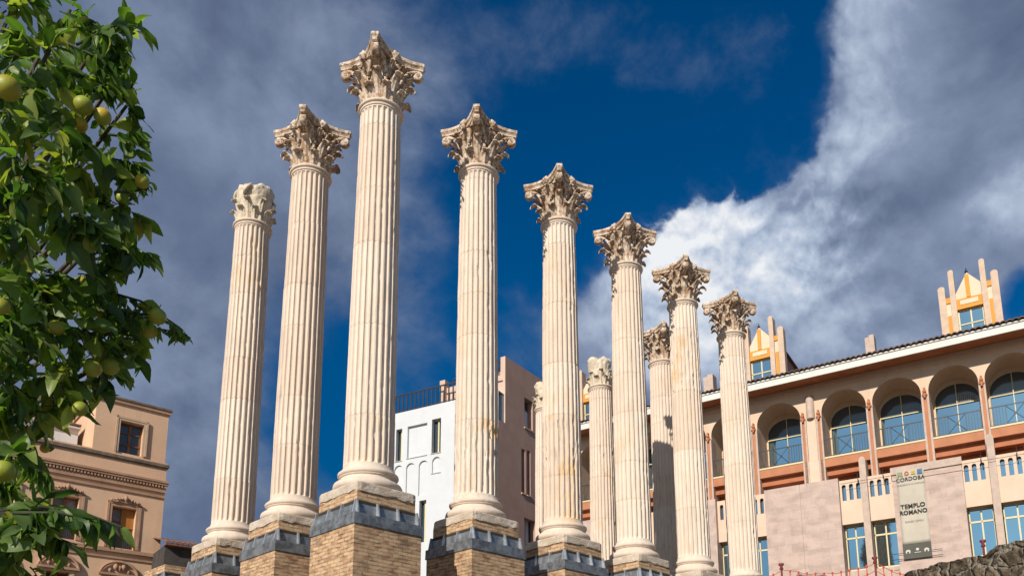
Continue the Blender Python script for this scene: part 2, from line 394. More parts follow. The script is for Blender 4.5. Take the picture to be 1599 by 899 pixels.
M_TILE = simple('old_roof_tile', (.16, .095, .07), .9, .35, 5.0, 0, .4, (.09, .06, .05))
M_TILER = simple('red_roof_tile', (.26, .11, .065), .9, .35, 5.0, 0, .4, (.13, .07, .05))
M_YFR = simple('cream_window_frame', (.68, .60, .36), .6, .05, 2.0, 0, 0)
M_IRON = simple('dark_iron', (.03, .035, .045), .5, .2, 5.0, .3, 0)
M_WOOD = simple('varnished_wood', (.30, .12, .035), .5, .3, 6.0, 0, .1)
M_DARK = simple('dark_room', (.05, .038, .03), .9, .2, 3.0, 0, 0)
M_CURT = simple('pale_curtain', (.30, .29, .30), .9, .2, 6.0, 0, 0)
M_BANNER = simple('banner_cloth', (.53, .475, .39), .8, .06, 2.0, 0, .1)
M_INK = simple('black_ink', (.03, .03, .03), .8, .05, 2.0, 0, 0)
M_INKG = simple('grey_ink', (.20, .18, .17), .8, .05, 2.0, 0, 0)
M_BAND = simple('dark_banner_band', (.10, .095, .08), .8, .1, 2.0, 0, 0)
M_NET = simple('red_plastic_net', (.62, .09, .05), .6, .1, 8.0, 0, 0)
M_NETP = simple('dark_red_post', (.20, .03, .03), .6, .1, 8.0, 0, 0)
M_GROUND = simple('dusty_ground', (.26, .22, .17), .95, .3, .6, 0, .4)
M_PAVE = brickmat('granite_paving', (.26, .24, .22), (.22, .20, .185), (.12, .11, .10), .6, .4, .01, None, .85, .2)
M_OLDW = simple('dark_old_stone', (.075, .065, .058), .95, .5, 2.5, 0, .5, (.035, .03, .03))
def m_glass(t, b):
    setc(t, b, (.40, .60, .68)); b.inputs['Metallic'].default_value = 1.0; b.inputs['Roughness'].default_value = .035
    p = objc(t); bump(t, b, t.noise(p, 1.3, 2, .4), .03, .05)
M_GLASS = mat('mirror_window_glass', m_glass)
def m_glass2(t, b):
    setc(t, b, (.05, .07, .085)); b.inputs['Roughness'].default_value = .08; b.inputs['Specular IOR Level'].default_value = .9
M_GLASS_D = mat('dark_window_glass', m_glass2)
M_BARK = simple('grey_brown_bark', (.13, .10, .07), .95, .4, 7, 0, .6)
M_TWIG = simple('green_twig', (.05, .06, .025), .8, .3, 20, 0, .1)
def m_leaf(t, b):
    r_ = t.node('ShaderNodeAttribute', attribute_name='tone').outputs['Fac']
    uv = t.node('ShaderNodeAttribute', attribute_name='rib').outputs['Fac']
    cr_ = t.node('ShaderNodeValToRGB', i={0: r_}); e_ = cr_.color_ramp.elements
    e_[0].position = 0; e_[0].color = (.018, .05, .013, 1); e_[1].position = 1; e_[1].color = (.30, .27, .035, 1)
    for q, c_ in ((.2, (.05, .11, .016)), (.42, (.11, .20, .028)), (.72, (.22, .31, .05)), (.90, (.34, .37, .07))):
        e = e_.new(q); e.color = c_+(1,)
    c = t.mix(t.math('MULTIPLY', uv, .35), cr_.outputs[0], (.12, .20, .06))
    g = t.node('ShaderNodeNewGeometry').outputs['Backfacing']
    c = t.mix(g, c, t.mix(.45, cr_.outputs[0], (.12, .17, .07)))
    setc(t, b, c); b.inputs['Roughness'].default_value = .42; b.inputs['Specular IOR Level'].default_value = .35
    tr = t.node('ShaderNodeBsdfTranslucent', i={'Color': t.mix(1, c, (1.6, 1.9, .7), 'MULTIPLY')})
    mx = t.node('ShaderNodeMixShader', i={0: .40, 1: b.outputs[0], 2: tr.outputs[0]})
    out = [n for n in t.n if n.type == 'OUTPUT_MATERIAL'][0]; t.l.new(mx.outputs[0], out.inputs[0])
M_LEAF = mat('citrus_leaf', m_leaf)
def m_fruit(t, b):
    p = t.node('ShaderNodeTexCoord').outputs['Object']; rn = t.node('ShaderNodeObjectInfo').outputs['Random']
    c = t.mix(t.ramp(rn, .4, .9), (.25, .25, .014), (.62, .34, .015))
    c = t.mix(t.ramp(t.noise(t.add(p, t.node('ShaderNodeObjectInfo').outputs['Location']), 14, 3, .5), .4, .65), c, (.28, .33, .03))
    setc(t, b, c); b.inputs['Roughness'].default_value = .5; bump(t, b, t.noise(p, 220, 2, .5), .3, .002)
M_FRUIT = mat('unripe_orange_peel', m_fruit)

# ------------------------------------------------------------------ ground
GZ = -7.3; TZ = -4.35
g = MB(); n_ = 24
g.grid([[(-900+1800*i/n_, -900+1800*j/n_, GZ) for j in range(n_+1)] for i in range(n_+1)], False)
tag(g.build('ground', M_PAVE), kind='structure')

# ------------------------------------------------------------------ temple columns
DX, DY = 3.2, 3.3137
ZR, ZA = 9.847, 11.2112
NF = 24
def shaft(parent, seed, old_lo):
    rg = random.Random(seed)
    zs_ = [.40]
    # drum joints
    joints = [rg.uniform(1.6, 2.6)]
    while joints[-1] < 8.2: joints.append(joints[-1]+rg.uniform(1.1, 2.4))
    tones = [rg.uniform(0, 1) for _ in range(len(joints)+1)]
    olds = [rg.choice([0, 0, .12, .45])*rg.uniform(.6, 1) for _ in range(len(joints)+1)]
    if old_lo is not None:
        for i_, v_ in enumerate(old_lo): olds[i_] = v_
    jit = [(rg.uniform(-.004, .004), rg.uniform(-.004, .004), rg.uniform(-.003, .003)) for _ in range(len(joints)+1)]
    Z = [.45, .465, .48, .50, .53, .56, .575, .59, .605, .62, .64, .67, .71]
    z = .8
    while z < 9.45: Z.append(z); z += .115
    Z += [9.5, 9.55, 9.59, 9.62, 9.645, 9.66, 9.675, 9.69]
    for j in joints: Z += [j-.006, j, j+.006]
    Z = sorted(set(Z))
    NS = 8; nn_ = NF*NS; verts = []; tone = []; old = []
    z0, z1 = .60, 9.66
    for z in Z:
        t = max(0, min(1, (z-.6)/(9.7-.6)))
        Rr = .560-.072*(t**1.6)
        if z < .6: Rr += .058*((.6-z)/.15)**2
        di = sum(1 for j in joints if z >= j)
        dep = .060*(Rr/.56)
        e = 1.0
        if z < z0+.001 or z > z1-.001: e = 0
        else:
            dd = min(z-z0, z1-z)
            if dd < .085: e = math.sqrt(max(0, 1-((.085-dd)/.085)**2))
        gj = .010 if min(abs(z-j) for j in joints) < .002 else 0
        jx, jy, jr = jit[di]
        for k in range(nn_):
            fl, q = divmod(k, NS)
            a = 2*math.pi*(fl+[0, .21, .27, .40, .605, .81, .94, .9999][q])/NF if q else 2*math.pi*fl/NF
            # 0..0.21 fillet, then flute
            u = [None, -1, -.84, -.5, 0, .5, .84, 1][q]
            d = 0 if u is None else dep*e*math.sqrt(max(0, 1-u*u))
            ca, sa = math.cos(a), math.sin(a)
            nv = mn.noise(Vector((ca*2.2+seed*3.1, sa*2.2, z*2.4)))
            nf = mn.noise(Vector((ca*9+seed*1.7, sa*9, z*8.5)))
            ed = 1 if u in (None, -1, 1) else .25
            chip = max(0, nf-.38)*.07*ed*(1+olds[di]*2.5) if .62 < z < 9.68 else 0
            wv = nv*.0035*(1+2*olds[di])
            r = Rr-d-chip-gj+jr+wv
            verts.append((r*ca+jx, r*sa+jy, z))
            tone.append(min(1, max(0, tones[di]+nv*.25))); old.append(olds[di])
    mb = MB(); mb.add(verts, [(i*nn_+j, i*nn_+(j+1) % nn_, (i+1)*nn_+(j+1) % nn_, (i+1)*nn_+j) for i in range(len(Z)-1) for j in range(nn_)], True)
    # fillet and astragal
    n0 = len(mb.v)
    prof = [(.486, 9.685), (.512, 9.70), (.516, 9.745), (.505, 9.752)]+[(.512+.05*math.cos(R(a)), 9.80+.047*math.sin(R(a))) for a in range(-80, 100, 20)]+[(.49, 9.85), (.40, 9.852)]
    mb.lathe(prof, 72)
    tone += [.2]*(len(mb.v)-n0); old += [.1]*(len(mb.v)-n0)
    o = mb.build('fluted_shaft', M_SHAFT, parent, uv=False, attr={'tone': tone, 'old': old})
    # keep the arrises crisp
    md = o.modifiers.new('edges', 'EDGE_SPLIT'); md.split_angle = R(38)
    return o
def attic_base(parent):
    mb = MB(); pr = [(.60, 0)]
    pr += [(.665+.105*math.cos(R(a)), .105+.105*math.sin(R(a))) for a in range(-88, 91, 14)]
    pr += [(.655, .212), (.655, .228)]+[(.655-.045*math.sin(R(a)), .228+.075*(1-math.cos(R(a)))/1.0*1.0) for a in (30, 60, 90)]
    pr += [(.612, .315), (.645, .322), (.645, .338)]
    pr += [(.620+.058*math.cos(R(a)), .394+.056*math.sin(R(a))) for a in range(-80, 91, 17)]
    pr += [(.622, .452), (.55, .4525)]
    P = []
    n = 96
    for r, z in pr:
        row = []
        for k in range(n):
            a = 2*math.pi*k/n; q = mn.noise(Vector((math.cos(a)*5, math.sin(a)*5, z*6+parent.location.x)))
            rr = r+.006*q-max(0, q-.42)*.06
            row.append((rr*math.cos(a), rr*math.sin(a), z))
        P.append(row)
    vs = [p for row in P for p in row]
    mb.add(vs, [(i*n+j, i*n+(j+1) % n, (i+1)*n+(j+1) % n, (i+1)*n+j) for i in range(len(P)-1) for j in range(n)], True)
    return mb.build('attic_base', M_SHAFT, parent, uv=False, attr={'tone': [.35]*len(mb.v), 'old': [.05]*len(mb.v)})
def rough_slab(name, hw, z0, z1, material, parent, seed, worn=.035, round_=0.03):
    mb = MB(); n = 14; per = []
    for sx, sy, dx, dy in ((-1, -1, 1, 0), (1, -1, 0, 1), (1, 1, -1, 0), (-1, 1, 0, -1)):
        for k in range(n): per.append((sx*hw+dx*2*hw*k/n, sy*hw+dy*2*hw*k/n, k/n))
    rows = []
    for j, (zz, ins) in enumerate(((z0, .05), (z0, .004), (z0+.04, 0), ((z0+z1)/2, 0), (z1-.035, 0), (z1-.006, .012), (z1, .03), (z1, .30))):
        row = []
        for x, y, kk in per:
            v = mn.noise(Vector((x*2.2+seed*5, y*2.2, zz*3))); v2 = mn.noise(Vector((x*7+seed, y*7, zz*9)))
            d = ins+max(0, v)*worn+max(0, v2-.15)*worn*.7
            cr_ = round_ if kk < .04 else 0
            L = math.hypot(x, y); fx = 1-(d+cr_)/hw
            dz_ = (v2*.028+v*.02)*(1 if j in (0, 1) else .15) if worn > .01 else 0
            row.append((x*fx, y*fx, zz+dz_))
        rows.append(row)
    vs = [p for row in rows for p in row]; N = len(per)
    mb.add(vs, [(i*N+j, i*N+(j+1) % N, (i+1)*N+(j+1) % N, (i+1)*N+j) for i in range(len(rows)-1) for j in range(N)])
    mb.add(rows[-1], [tuple(range(N))]); mb.add(rows[0], [tuple(range(N-1, -1, -1))])
    return mb.build(name, material, parent)

def bell_r(z): # z above ring
    t = z/1.2
    return .405+.03*t+.10*max(0, t-.62)**1.6*3
def leaf(mb, phi, z0, h, w0, out, curl, seed):
    """acanthus leaf standing on the bell: lobed edge, ribs, tip curling out and down"""
    nt, nw = 17, 11; rg = random.Random(seed); F = []; B = []
    path = []
    for i in range(nt):
        t = i/(nt-1)
        if t < .66:
            q = t/.66; z = z0+h*.86*q; r = bell_r(z)+.058+out*.30*q**2
        else:
            q = (t-.66)/.34; a = q*R(195)
            r = bell_r(z0+h*.86)+.058+out*.30+curl*(1-math.cos(a)); z = z0+h*.86+curl*1.15*math.sin(a)
        path.append((r, z, t))
    brk = rg.uniform(.85, 1.0)
    for i, (r, z, t) in enumerate(path):
        wd = w0*(.78+.22*math.sin(min(1, t/.5)*math.pi/2))*(1 if t < .7 else max(.22, 1-((t-.7)/.3)**1.5*.8))
        wd *= (.66+.34*abs(math.sin(t*math.pi*4.0+.3)))*brk
        rf, rb = [], []
        for j in range(nw):
            u = -1+2*j/(nw-1)
            rib = (.006+.016*t)*math.cos(u*math.pi*3.0)*(1-.3*abs(u))+.014*(abs(u) < .05)
            sc_ = .014*abs(math.sin(t*math.pi*4.5+.3))*abs(u)
            rr = r+rib+sc_-.080*u*u*(t < .66)+(.012*u*u if t >= .66 else 0)
            zz = z-.030*abs(u)*(1 if t < .66 else -.2)
            a = phi+u*wd/max(.3, rr)
            rf.append((rr*math.cos(a), rr*math.sin(a), zz))
            r3 = rr-.028 if t < .66 else rr-.020*math.cos((t-.66)/.34*R(195)); z3 = zz if t < .66 else zz-.024*math.sin((t-.66)/.34*R(195))
            rb.append((r3*math.cos(a), r3*math.sin(a), z3))
        F.append(rf); B.append(rb)
    loop = [F[i]+B[i][::-1] for i in range(nt)]
    mb.grid(loop, True, False, True)
    mb.add(loop[-1], [tuple(range(len(loop[-1])))])
def capital(parent, seed):
    rg = random.Random(seed)
    bell = MB(); bell.lathe([(.30, 0), (.47, .0), (.475, .03), (.42, .06)]+[(bell_r(.1*k), .1*k) for k in range(1, 12)]+[(bell_r(1.1)+.03, 1.12), (bell_r(1.1)+.03, 1.16), (.45, 1.19)], 48)
    for k in range(8):
        leaf(bell, R(22.5+45*k), .0, .37*rg.uniform(.94, 1.04), .160, .28, .074*rg.uniform(.85, 1.15), seed*20+k)
    for k in range(8):
        leaf(bell, R(45*k), .03, .66*rg.uniform(.95, 1.03), .142, .52, .094*rg.uniform(.85, 1.15), seed*20+10+k)
    # cauliculi stems and calyx leaves
    for k in range(8):
        ph = R(22.5+45*k)
        pts = [(bell_r(z)+.03+.05*(z-.4), ph, z) for z in (.40, .55, .70, .80)]
        bell.tube([(r*math.cos(a), r*math.sin(a), z) for r, a, z in pts], [.045, .042, .05, .062], 7)
        for sgn in (-1, 1):
            leaf(bell, ph+sgn*R(10), .66, .32, .085, .42, .062, seed*20+40+k)
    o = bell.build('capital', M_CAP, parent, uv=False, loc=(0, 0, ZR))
    # abacus : four concave sides, cut corners
    ab_ = MB(); half = []
    wa, ch = .7593, .075
    rows = []
    def outline(sc, ins):
        P = []
        for q in range(4):
            th = R(90*q)
            for k in range(17):
                v = -1+2*k/16
                y = v*.685; x = .805-.235*(1-abs(v)**1.8)
                x, y = (x-ins)*sc, y*sc
                P.append((x*math.cos(th)-y*math.sin(th), x*math.sin(th)+y*math.cos(th)))
        return P
    for z, ins in ((1.165, .10), (1.17, .045), (1.20, .050), (1.235, .030), (1.25, .012), (1.255, .022), (1.27, .022), (1.278, 0), (1.33, -.004), (1.36, 0), (1.364, .02)):
        rows.append([(x+mn.noise(Vector((x*6+seed, y*6, z*5)))*.006, y+mn.noise(Vector((x*6, y*6+seed, z*5)))*.006, z+mn.noise(Vector((x*4, y*4+seed*2, 0)))*.008) for x, y in outline(1, ins)])
    N = len(rows[0]); vs = [p for r_ in rows for p in r_]
    ab_.add(vs, [(i*N+j, i*N+(j+1) % N, (i+1)*N+(j+1) % N, (i+1)*N+j) for i in range(len(rows)-1) for j in range(N)])
    ab_.add(rows[-1], [tuple(range(N))]); ab_.add(rows[0], [tuple(range(N-1, -1, -1))])
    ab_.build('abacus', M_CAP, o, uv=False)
    for q in range(4):
        # corner volute
        ph = R(45+90*q); V = MB()
        er = Vector((math.cos(ph), math.sin(ph), 0)); et = Vector((-math.sin(ph), math.cos(ph), 0)); ez = Vector((0, 0, 1))
        for sgn in (-1, 1):
            P = []
            for k in range(9):
                t = k/8
                r = .50+.39*t**1.3; z = .62+.50*math.sin(t*math.pi*.5)**.9
                P.append(er*r+et*sgn*(.19*(1-t)**.9+.045)+ez*z)
            c = er*(.895)+ez*1.025
            for k in range(1, 22):
                a = R(90-30*k+8); rr = .108*(1-k/24)
                P.append(c+er*math.cos(a)*rr+ez*math.sin(a)*rr+et*sgn*(.050+.0018*k))
            rad = [.034+.008*min(1, k/8) for k in range(9)]+[.036-.0008*k for k in range(1, 22)]
            V.tube(P, rad, 8)
        c = er*.895+ez*1.025; rows = []
        for tt, rr in ((-.085, .02), (-.082, .105), (-.05, .125), (.05, .125), (.082, .105), (.085, .02)):
            rows.append([tuple(c+et*tt+er*math.cos(R(a))*rr+ez*math.sin(R(a))*rr) for a in range(0, 360, 24)])
        V.grid(rows, True, False, True)
        # support leaf under the volute
        leaf(V, ph, .80, .17, .07, .9, .05, seed+q)
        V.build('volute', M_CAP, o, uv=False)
        # flower at the middle of each side, with the two small helices under it
        th = R(90*q); er = Vector((math.cos(th), math.sin(th), 0)); et = Vector((-math.sin(th), math.cos(th), 0)); Fm = MB()
        c = er*.575+ez*1.27; rows = []
        for i in range(9):
            la = R(-85+170*i/8); row = []
            for k in range(24):
                lo = 2*math.pi*k/24
                lob = 1+.20*math.cos(lo*6)*math.cos(la)+.04*rg.uniform(-1, 1)
                rr = .118*lob
                row.append(tuple(c+er*(math.sin(la)*.075)+et*math.cos(la)*math.cos(lo)*rr+ez*math.cos(la)*math.sin(lo)*rr*1.05))
            rows.append(row)
        Fm.grid(rows, True, False, True)
        Fm.tube([er*.60+ez*1.25, er*.675+ez*1.262], [.035, .028], 8)
        Fm.tube([er*.52+ez*.86, er*.535+ez*1.0, er*.555+ez*1.18], [.020, .018, .03], 6)
        for sgn in (-1, 1):
            P = [er*(.50+.05*t)+et*sgn*(.22*(1-t)+.055)+ez*(.70+.36*math.sin(t*1.57)) for t in (0, .2, .4, .6, .8, 1)]
            cc = er*.565+et*sgn*.062+ez*1.01
            for k in range(1, 15):
                a = R(90+sgn*30*k*1.0); rr = .052*(1-k/17)
                P.append(cc+et*math.cos(a)*rr+ez*math.sin(a)*rr+er*.003*k)
            Fm.tube(P, [.027]*6+[.024-.0006*k for k in range(1, 15)], 7)
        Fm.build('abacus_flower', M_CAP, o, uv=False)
    return o
def broken_capital(parent, seed, top=1.32):
    rg = random.Random(seed); mb = MB()
    rows = []; n = 64
    prof = [(.0, .44), (.1, .42), (.3, .43), (.5, .45), (.62, .47), (.70, .485), (.78, .49), (.84, .505), (.90, .515), (.96, .52), (1.02, .525), (1.08, .525), (1.14, .52), (1.19, .50), (1.24, .46), (1.29, .40), (1.33, .22), (1.34, .0)]
    for z, r in prof:
        row = []
        for k in range(n):
            a = 2*math.pi*k/n; ca, sa = math.cos(a), math.sin(a)
            v = mn.noise(Vector((ca*1.5+seed*7.3, sa*1.5, z*1.6))); v2 = mn.noise(Vector((ca*4+seed, sa*4, z*5))); v3 = mn.noise(Vector((ca*9+seed, sa*9, z*10)))
            amp = max(0, min(1, (z-.5)/.3))
            rr = r*(1+amp*(.15*v+.13*v2+.10*v3)-amp*.16*max(0, v2)**.5*(z < 1.1))
            zz = z*(1+0) if z < .6 else .6+(z-.6)*(top-.6)/.74*(1+.22*v+.05*ca)
            row.append((rr*ca, rr*sa, zz+amp*.02*v3))
        rows.append(row)
    vs = [p for row in rows for p in row]
    mb.add(vs, [(i*n+j, i*n+(j+1) % n, (i+1)*n+(j+1) % n, (i+1)*n+j) for i in range(len(rows)-1) for j in range(n)], True)
    for k in range(8):
        leaf(mb, R(22.5+45*k), .0, .40*rg.uniform(.9, 1.03), .155, .25, .052*rg.uniform(.6, 1.1), seed*20+k)
    for k in range(8):
        if rg.random() < .85: leaf(mb, R(45*k), .03, .66*rg.uniform(.88, 1.03), .14, .34, .055*rg.uniform(.5, 1.2), seed*20+10+k)
    for k in range(7 if seed == 8 else 0):
        a = rg.uniform(0, 6.28); z = rg.uniform(.85, 1.1)
        P = [((.52+.06*math.sin(t*3))*math.cos(a+t*.35), (.52+.06*math.sin(t*3))*math.sin(a+t*.35), z-.25+.3*t) for t in (0, .3, .6, .9, 1.2)]
        mb.tube(P, [.03, .05, .055, .05, .03], 7)
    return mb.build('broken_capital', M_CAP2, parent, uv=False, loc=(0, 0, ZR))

INTACT = 'columns with complete Corinthian capitals'
BROKEN = 'columns with broken capitals'
cols = [
 (0, 0, 1, [.25, .0, .1], 'tallest fluted column at the near corner, complete capital, on the biggest brick pedestal'),
 (1, 0, 1, [.95, .25, .15], 'fluted column just right of the tallest corner column, worn patched lowest drum'),
 (2, 0, 1, [.55, .95, .2], 'fluted column second to the right of the tallest one, yellow ochre stains halfway up'),
 (3, 0, 1, [.1, .15, .35], 'fluted column third to the right of the tallest one, in front of the pale broken column'),
 (4, 0, 1, [.1, .15, .2, .95], 'fluted column with a rusty orange stained drum, next to last of the front row'),
 (5, 0, 1, [.1, .05, .15], 'rightmost and lowest looking column of the front row, by the arcaded building'),
 (0, 1, 1, [.0, .1, .0], 'fluted column just left of the tallest corner column, complete brown capital'),
 (0, 2, 0, [.05, .0, .0], 'leftmost fluted column, its capital worn to a rounded lump'),
 (5, 1, 1, [.3, .5, .4], 'column half hidden behind the rusty stained one, complete capital and a dark shadow low down'),
 (5, 2, 0, [.1, .5, .1, .8], 'pale slim looking rear column with a broken whitish capital and a brown stained band'),
 (5, 3, 0, [.1, .1, .1], 'farthest column, a sliver with a broken capital beside the pink wall'),
]
PIERL = {
 (0, 0): 'biggest brick pedestal with lead collar under the tallest column', (1, 0): 'brick pedestal with lead collar right of the biggest pedestal',
 (2, 0): 'brick pedestal with lead collar under the ochre stained column', (3, 0): 'brick pedestal, only its lead collar top showing, third right of the biggest one',
 (4, 0): 'brick pedestal barely showing under the rusty stained column', (0, 1): 'brick pedestal with lead collar left of the biggest pedestal',
 (0, 2): 'brick pedestal with lead collar under the leftmost column', (0, 3): 'low brick pedestal top without any column, left of the leftmost column',
 (5, 0): 'brick pedestal under the rightmost front column, below the picture edge', (5, 1): 'brick pedestal under the half hidden column behind the rusty one',
 (5, 2): 'brick pedestal under the pale rear column with broken capital', (5, 3): 'brick pedestal under the farthest column'}
def pier(i, j, capped=True):
    P = empty('brick_pedestal', (i*DX, j*DY, TZ)); tag(P, PIERL[(i, j)], 'pedestal', 'brick pedestals of the temple', 'thing')
    h = -TZ
    nk = MB(); nk.box(-.755, .755, -.755, .755, -.80+h, -.20+h); nk.build('brick_neck', M_BRICK, P)
    bd = MB(); bd.box(-.862, .862, -.862, .862, 0, -.965+h); bd.build('brick_body', M_BRICK, P)
    # sloping lead sheet behind the brackets
    sh = MB()
    def ring(a, za, b, zb):
        c = [(-1, -1), (1, -1), (1, 1), (-1, 1)]
        for k in range(4):
            (x, y), (x2, y2) = c[k], c[(k+1) % 4]
            sh.quad((x*b, y*b, zb), (x2*b, y2*b, zb), (x2*a, y2*a, za), (x*a, y*a, za))
    ring(.7605, -.50+h, .768, -.74+h)
    dk = MB(); dk.box(-.7585, .7585, -.7585, .7585, -.50+h, -.425+h); dk.build('gap_shadow_strip', M_DARK, P)  # near-black strip around the neck, coloured as the shadow of an open slit
    sh.build('lead_panel', M_STEEL_P, P)
    st = MB()
    t = .012
    for k in range(4):
        a0 = R(90*k); ca, sa = math.cos(a0), math.sin(a0)
        def rot(x, y): return (x*ca-y*sa, x*sa+y*ca)
        hw = .8787
        pr = [(hw-.018, -.725), (hw+.004, -.735), (hw+.010, -.975), (hw-.03, -.985)]
        rows = []
        for y in (-1, -.33, .34, 1):
            row = []
            for x, z in pr:
                xx = x; yy = y*(x if abs(y) == 1 else hw); X, Y = rot(xx, yy); row.append((X, Y, z+h))
            rows.append(row)
        st.grid(rows, False, False, True)
        X = [rot(.79, -.79), rot(hw-.018, -(hw-.018)), rot(hw-.018, hw-.018), rot(.79, .79)]
        st.quad((X[0][0], X[0][1], -.738+h), (X[1][0], X[1][1], -.7255+h), (X[2][0], X[2][1], -.7255+h), (X[3][0], X[3][1], -.738+h))
    st.build('lead_flashing', M_STEEL, P)
    for k in range(4):
        a0 = R(90*k); ca, sa = math.cos(a0), math.sin(a0)
        for y in (-.775, -.26, .26, .775):
            f = MB(); pp = [(.757, -.43), (.815, -.43), (.876, -.724), (.757, -.724)]
            vs = []
            for s_ in (-.017, .017):
                for x, z in pp: vs.append((x*ca-(y+s_)*sa, x*sa+(y+s_)*ca, z+h))
            f.add(vs, [(0, 1, 2, 3), (7, 6, 5, 4), (0, 4, 5, 1), (1, 5, 6, 2), (2, 6, 7, 3), (3, 7, 4, 0)])
            f.build('bracket', M_STEEL_L, P, uv=False)
    return P
for i, j in PIERL: pier(i, j)
for n_c, (i, j, ok, old, lab) in enumerate(cols):
    c = empty('corinthian_column', (i*DX, j*DY, -.21))
    tag(c, lab, 'column', INTACT if ok else BROKEN)
    hold = empty('tmp', (0, 0, 0)) if False else None
    o1 = attic_base(c); o2 = shaft(c, n_c+1, old); o3 = (capital if ok else broken_capital)(c, n_c+1)
    for o in (o1, o2): o.location.z = .21
    o3.location.z = ZR+.21
    rough_slab('plinth', .7875, 0.003, .21, M_PLINTH, c, n_c+1)

# ------------------------------------------------------------------ terrace with rubble retaining wall, net
wa0 = Vector((-3.4762, -13.8954, 0)); wb0 = Vector((-2.8756, -12.8762, 0)); wd = (wb0-wa0).normalized()
wn = Vector((-wd.y, wd.x, 0))
A0 = wa0-wd*6; B0 = wb0+wd*7.5
te = MB(); poly = [A0+wn*-.35, B0+wn*-.35, Vector((-2.6, -3.0, 0)), Vector((-2.6, 40, 0)), Vector((24, 40, 0)), Vector((24, -22, 0))]
n = len(poly)
te.add([(q.x, q.y, TZ) for q in poly]+[(q.x, q.y, GZ) for q in poly], [tuple(range(n-1, -1, -1))]+[(i, (i+1) % n, (i+1) % n+n, i+n) for i in range(n)])
tag(te.build('terrace', M_GROUND), kind='structure')
rw = MB(); L = (B0-A0).length; nu, nv = 420, 90
def rubble(u, v, base, nrm):
    p = base; q = Vector((p.x*2.6, p.y*2.6, p.z*3.0))
    d, pts = mn.voronoi(q+Vector((mn.noise(q), mn.noise(q+Vector((5, 5, 5))), 0))*.35)
    e = min(1, (d[1]-d[0])*3.0)
    return .022*e**.5+.022*mn.noise(q*1.6)+.016*mn.noise(q*4)+.014*mn.noise(q*9)+.010*mn.noise(q*19)-.02
rows = []
for i_ in range(nu+1):
    t = i_/nu; b0 = A0+(B0-A0)*t; row = []
    for j_ in range(nv+1):
        s_ = j_/nv
        if s_ < .72: zz = GZ+(-4.2-GZ)*(s_/.72); q = b0+Vector((0, 0, zz)); nr = wn
        else: k = (s_-.72)/.28; q = b0-wn*(k*.5)+Vector((0, 0, -4.2)); nr = Vector((0, 0, 1))
        h = rubble(0, 0, q, nr); top = 1 if s_ > .6 else 0
        if abs(s_-.72) < .012: nr = (wn+Vector((0, 0, 1))).normalized(); h -= .03
        q = q+nr*h+Vector((0, 0, top*.045*mn.noise(Vector((t*26, 0, 3)))))
        row.append(tuple(q))
    rows.append(row)
rw.grid(rows, False)
o = rw.build('rubble_wall', M_RUBBLE, uv=False)
tag(o, 'dark rough rubble stone wall sloping across the lower right corner', 'stone wall')
md = o.modifiers.new('n', 'EDGE_SPLIT'); md.split_angle = R(50)

netp = [(Vector((1.05, -12.9, 0)), -3.30), (Vector((1.004, -12.337, 0)), -3.2), (Vector((.8927, -10.9813, 0)), -3.2), (Vector((.321, -9.882, 0)), -3.2)]
def bp_z(px, py, z):
    d = ray(px, py); return CAM+d*((z-CAM.z)/d.z)
posts = [bp_z(1220, 884, -3.2), bp_z(1366, 874, -3.2), bp_z(1535, 848, -3.2)]
fr = empty('safety_net', (posts[1].x, posts[1].y, TZ)); tag(fr, 'red plastic safety net on thin posts in front of the arcaded building', 'safety net')
def loc(v): return (v[0]-posts[1].x, v[1]-posts[1].y, v[2]-TZ)
pre = posts[0]+(posts[0]-posts[1])*.28
route = [pre+Vector((0, 0, -.12)), posts[0], posts[1], posts[1]+(posts[2]-posts[1])*.5+Vector((0, 0, -.28))]
nm = MB(); st = []
top = [0, 0, 0, 0]
pts_ = []
for k in range(3):
    a, b = route[k], route[k+1]; m_ = max(2, int((b-a).length/.055))
    for q in range(m_):
        t = q/m_; sag = -.10*4*t*(1-t)*(1 if k < 2 else .6)*(1 if k else .3)
        pts_.append(a+(b-a)*t+Vector((0, 0, sag-.04)))
pts_.append(route[3])
for lv in range(9):
    zz = -lv*.115
    nm.tube([loc(p+Vector((0, 0, zz+.012*math.sin(i_*.9+lv)))) for i_, p in enumerate(pts_)], .0045, 4)
for i_, p in enumerate(pts_):
    if i_ % 2 == 0:
        nm.tube([loc(p+Vector((0, 0, -lv*.115))) for lv in range(9)], .0085, 4)
        for lv in range(0, 9):
            q = Vector(loc(p+Vector((0, 0, -lv*.115)))); nm.box(q.x-.010, q.x+.010, q.y-.010, q.y+.010, q.z-.015, q.z+.015)
nm.build('net', M_NET, fr, uv=False)
for p in posts:
    pm = MB(); q = Vector(loc(p)); pm.tube([(q.x, q.y, 0), (q.x, q.y, q.z)], .014, 7); pm.lathe([(.012, -.05), (.030, -.035), (.016, 0), (.040, .028), (.036, .045), (.0, .05)], 10, (q.x, q.y, q.z))
    pm.build('post', M_NETP, fr, uv=False)

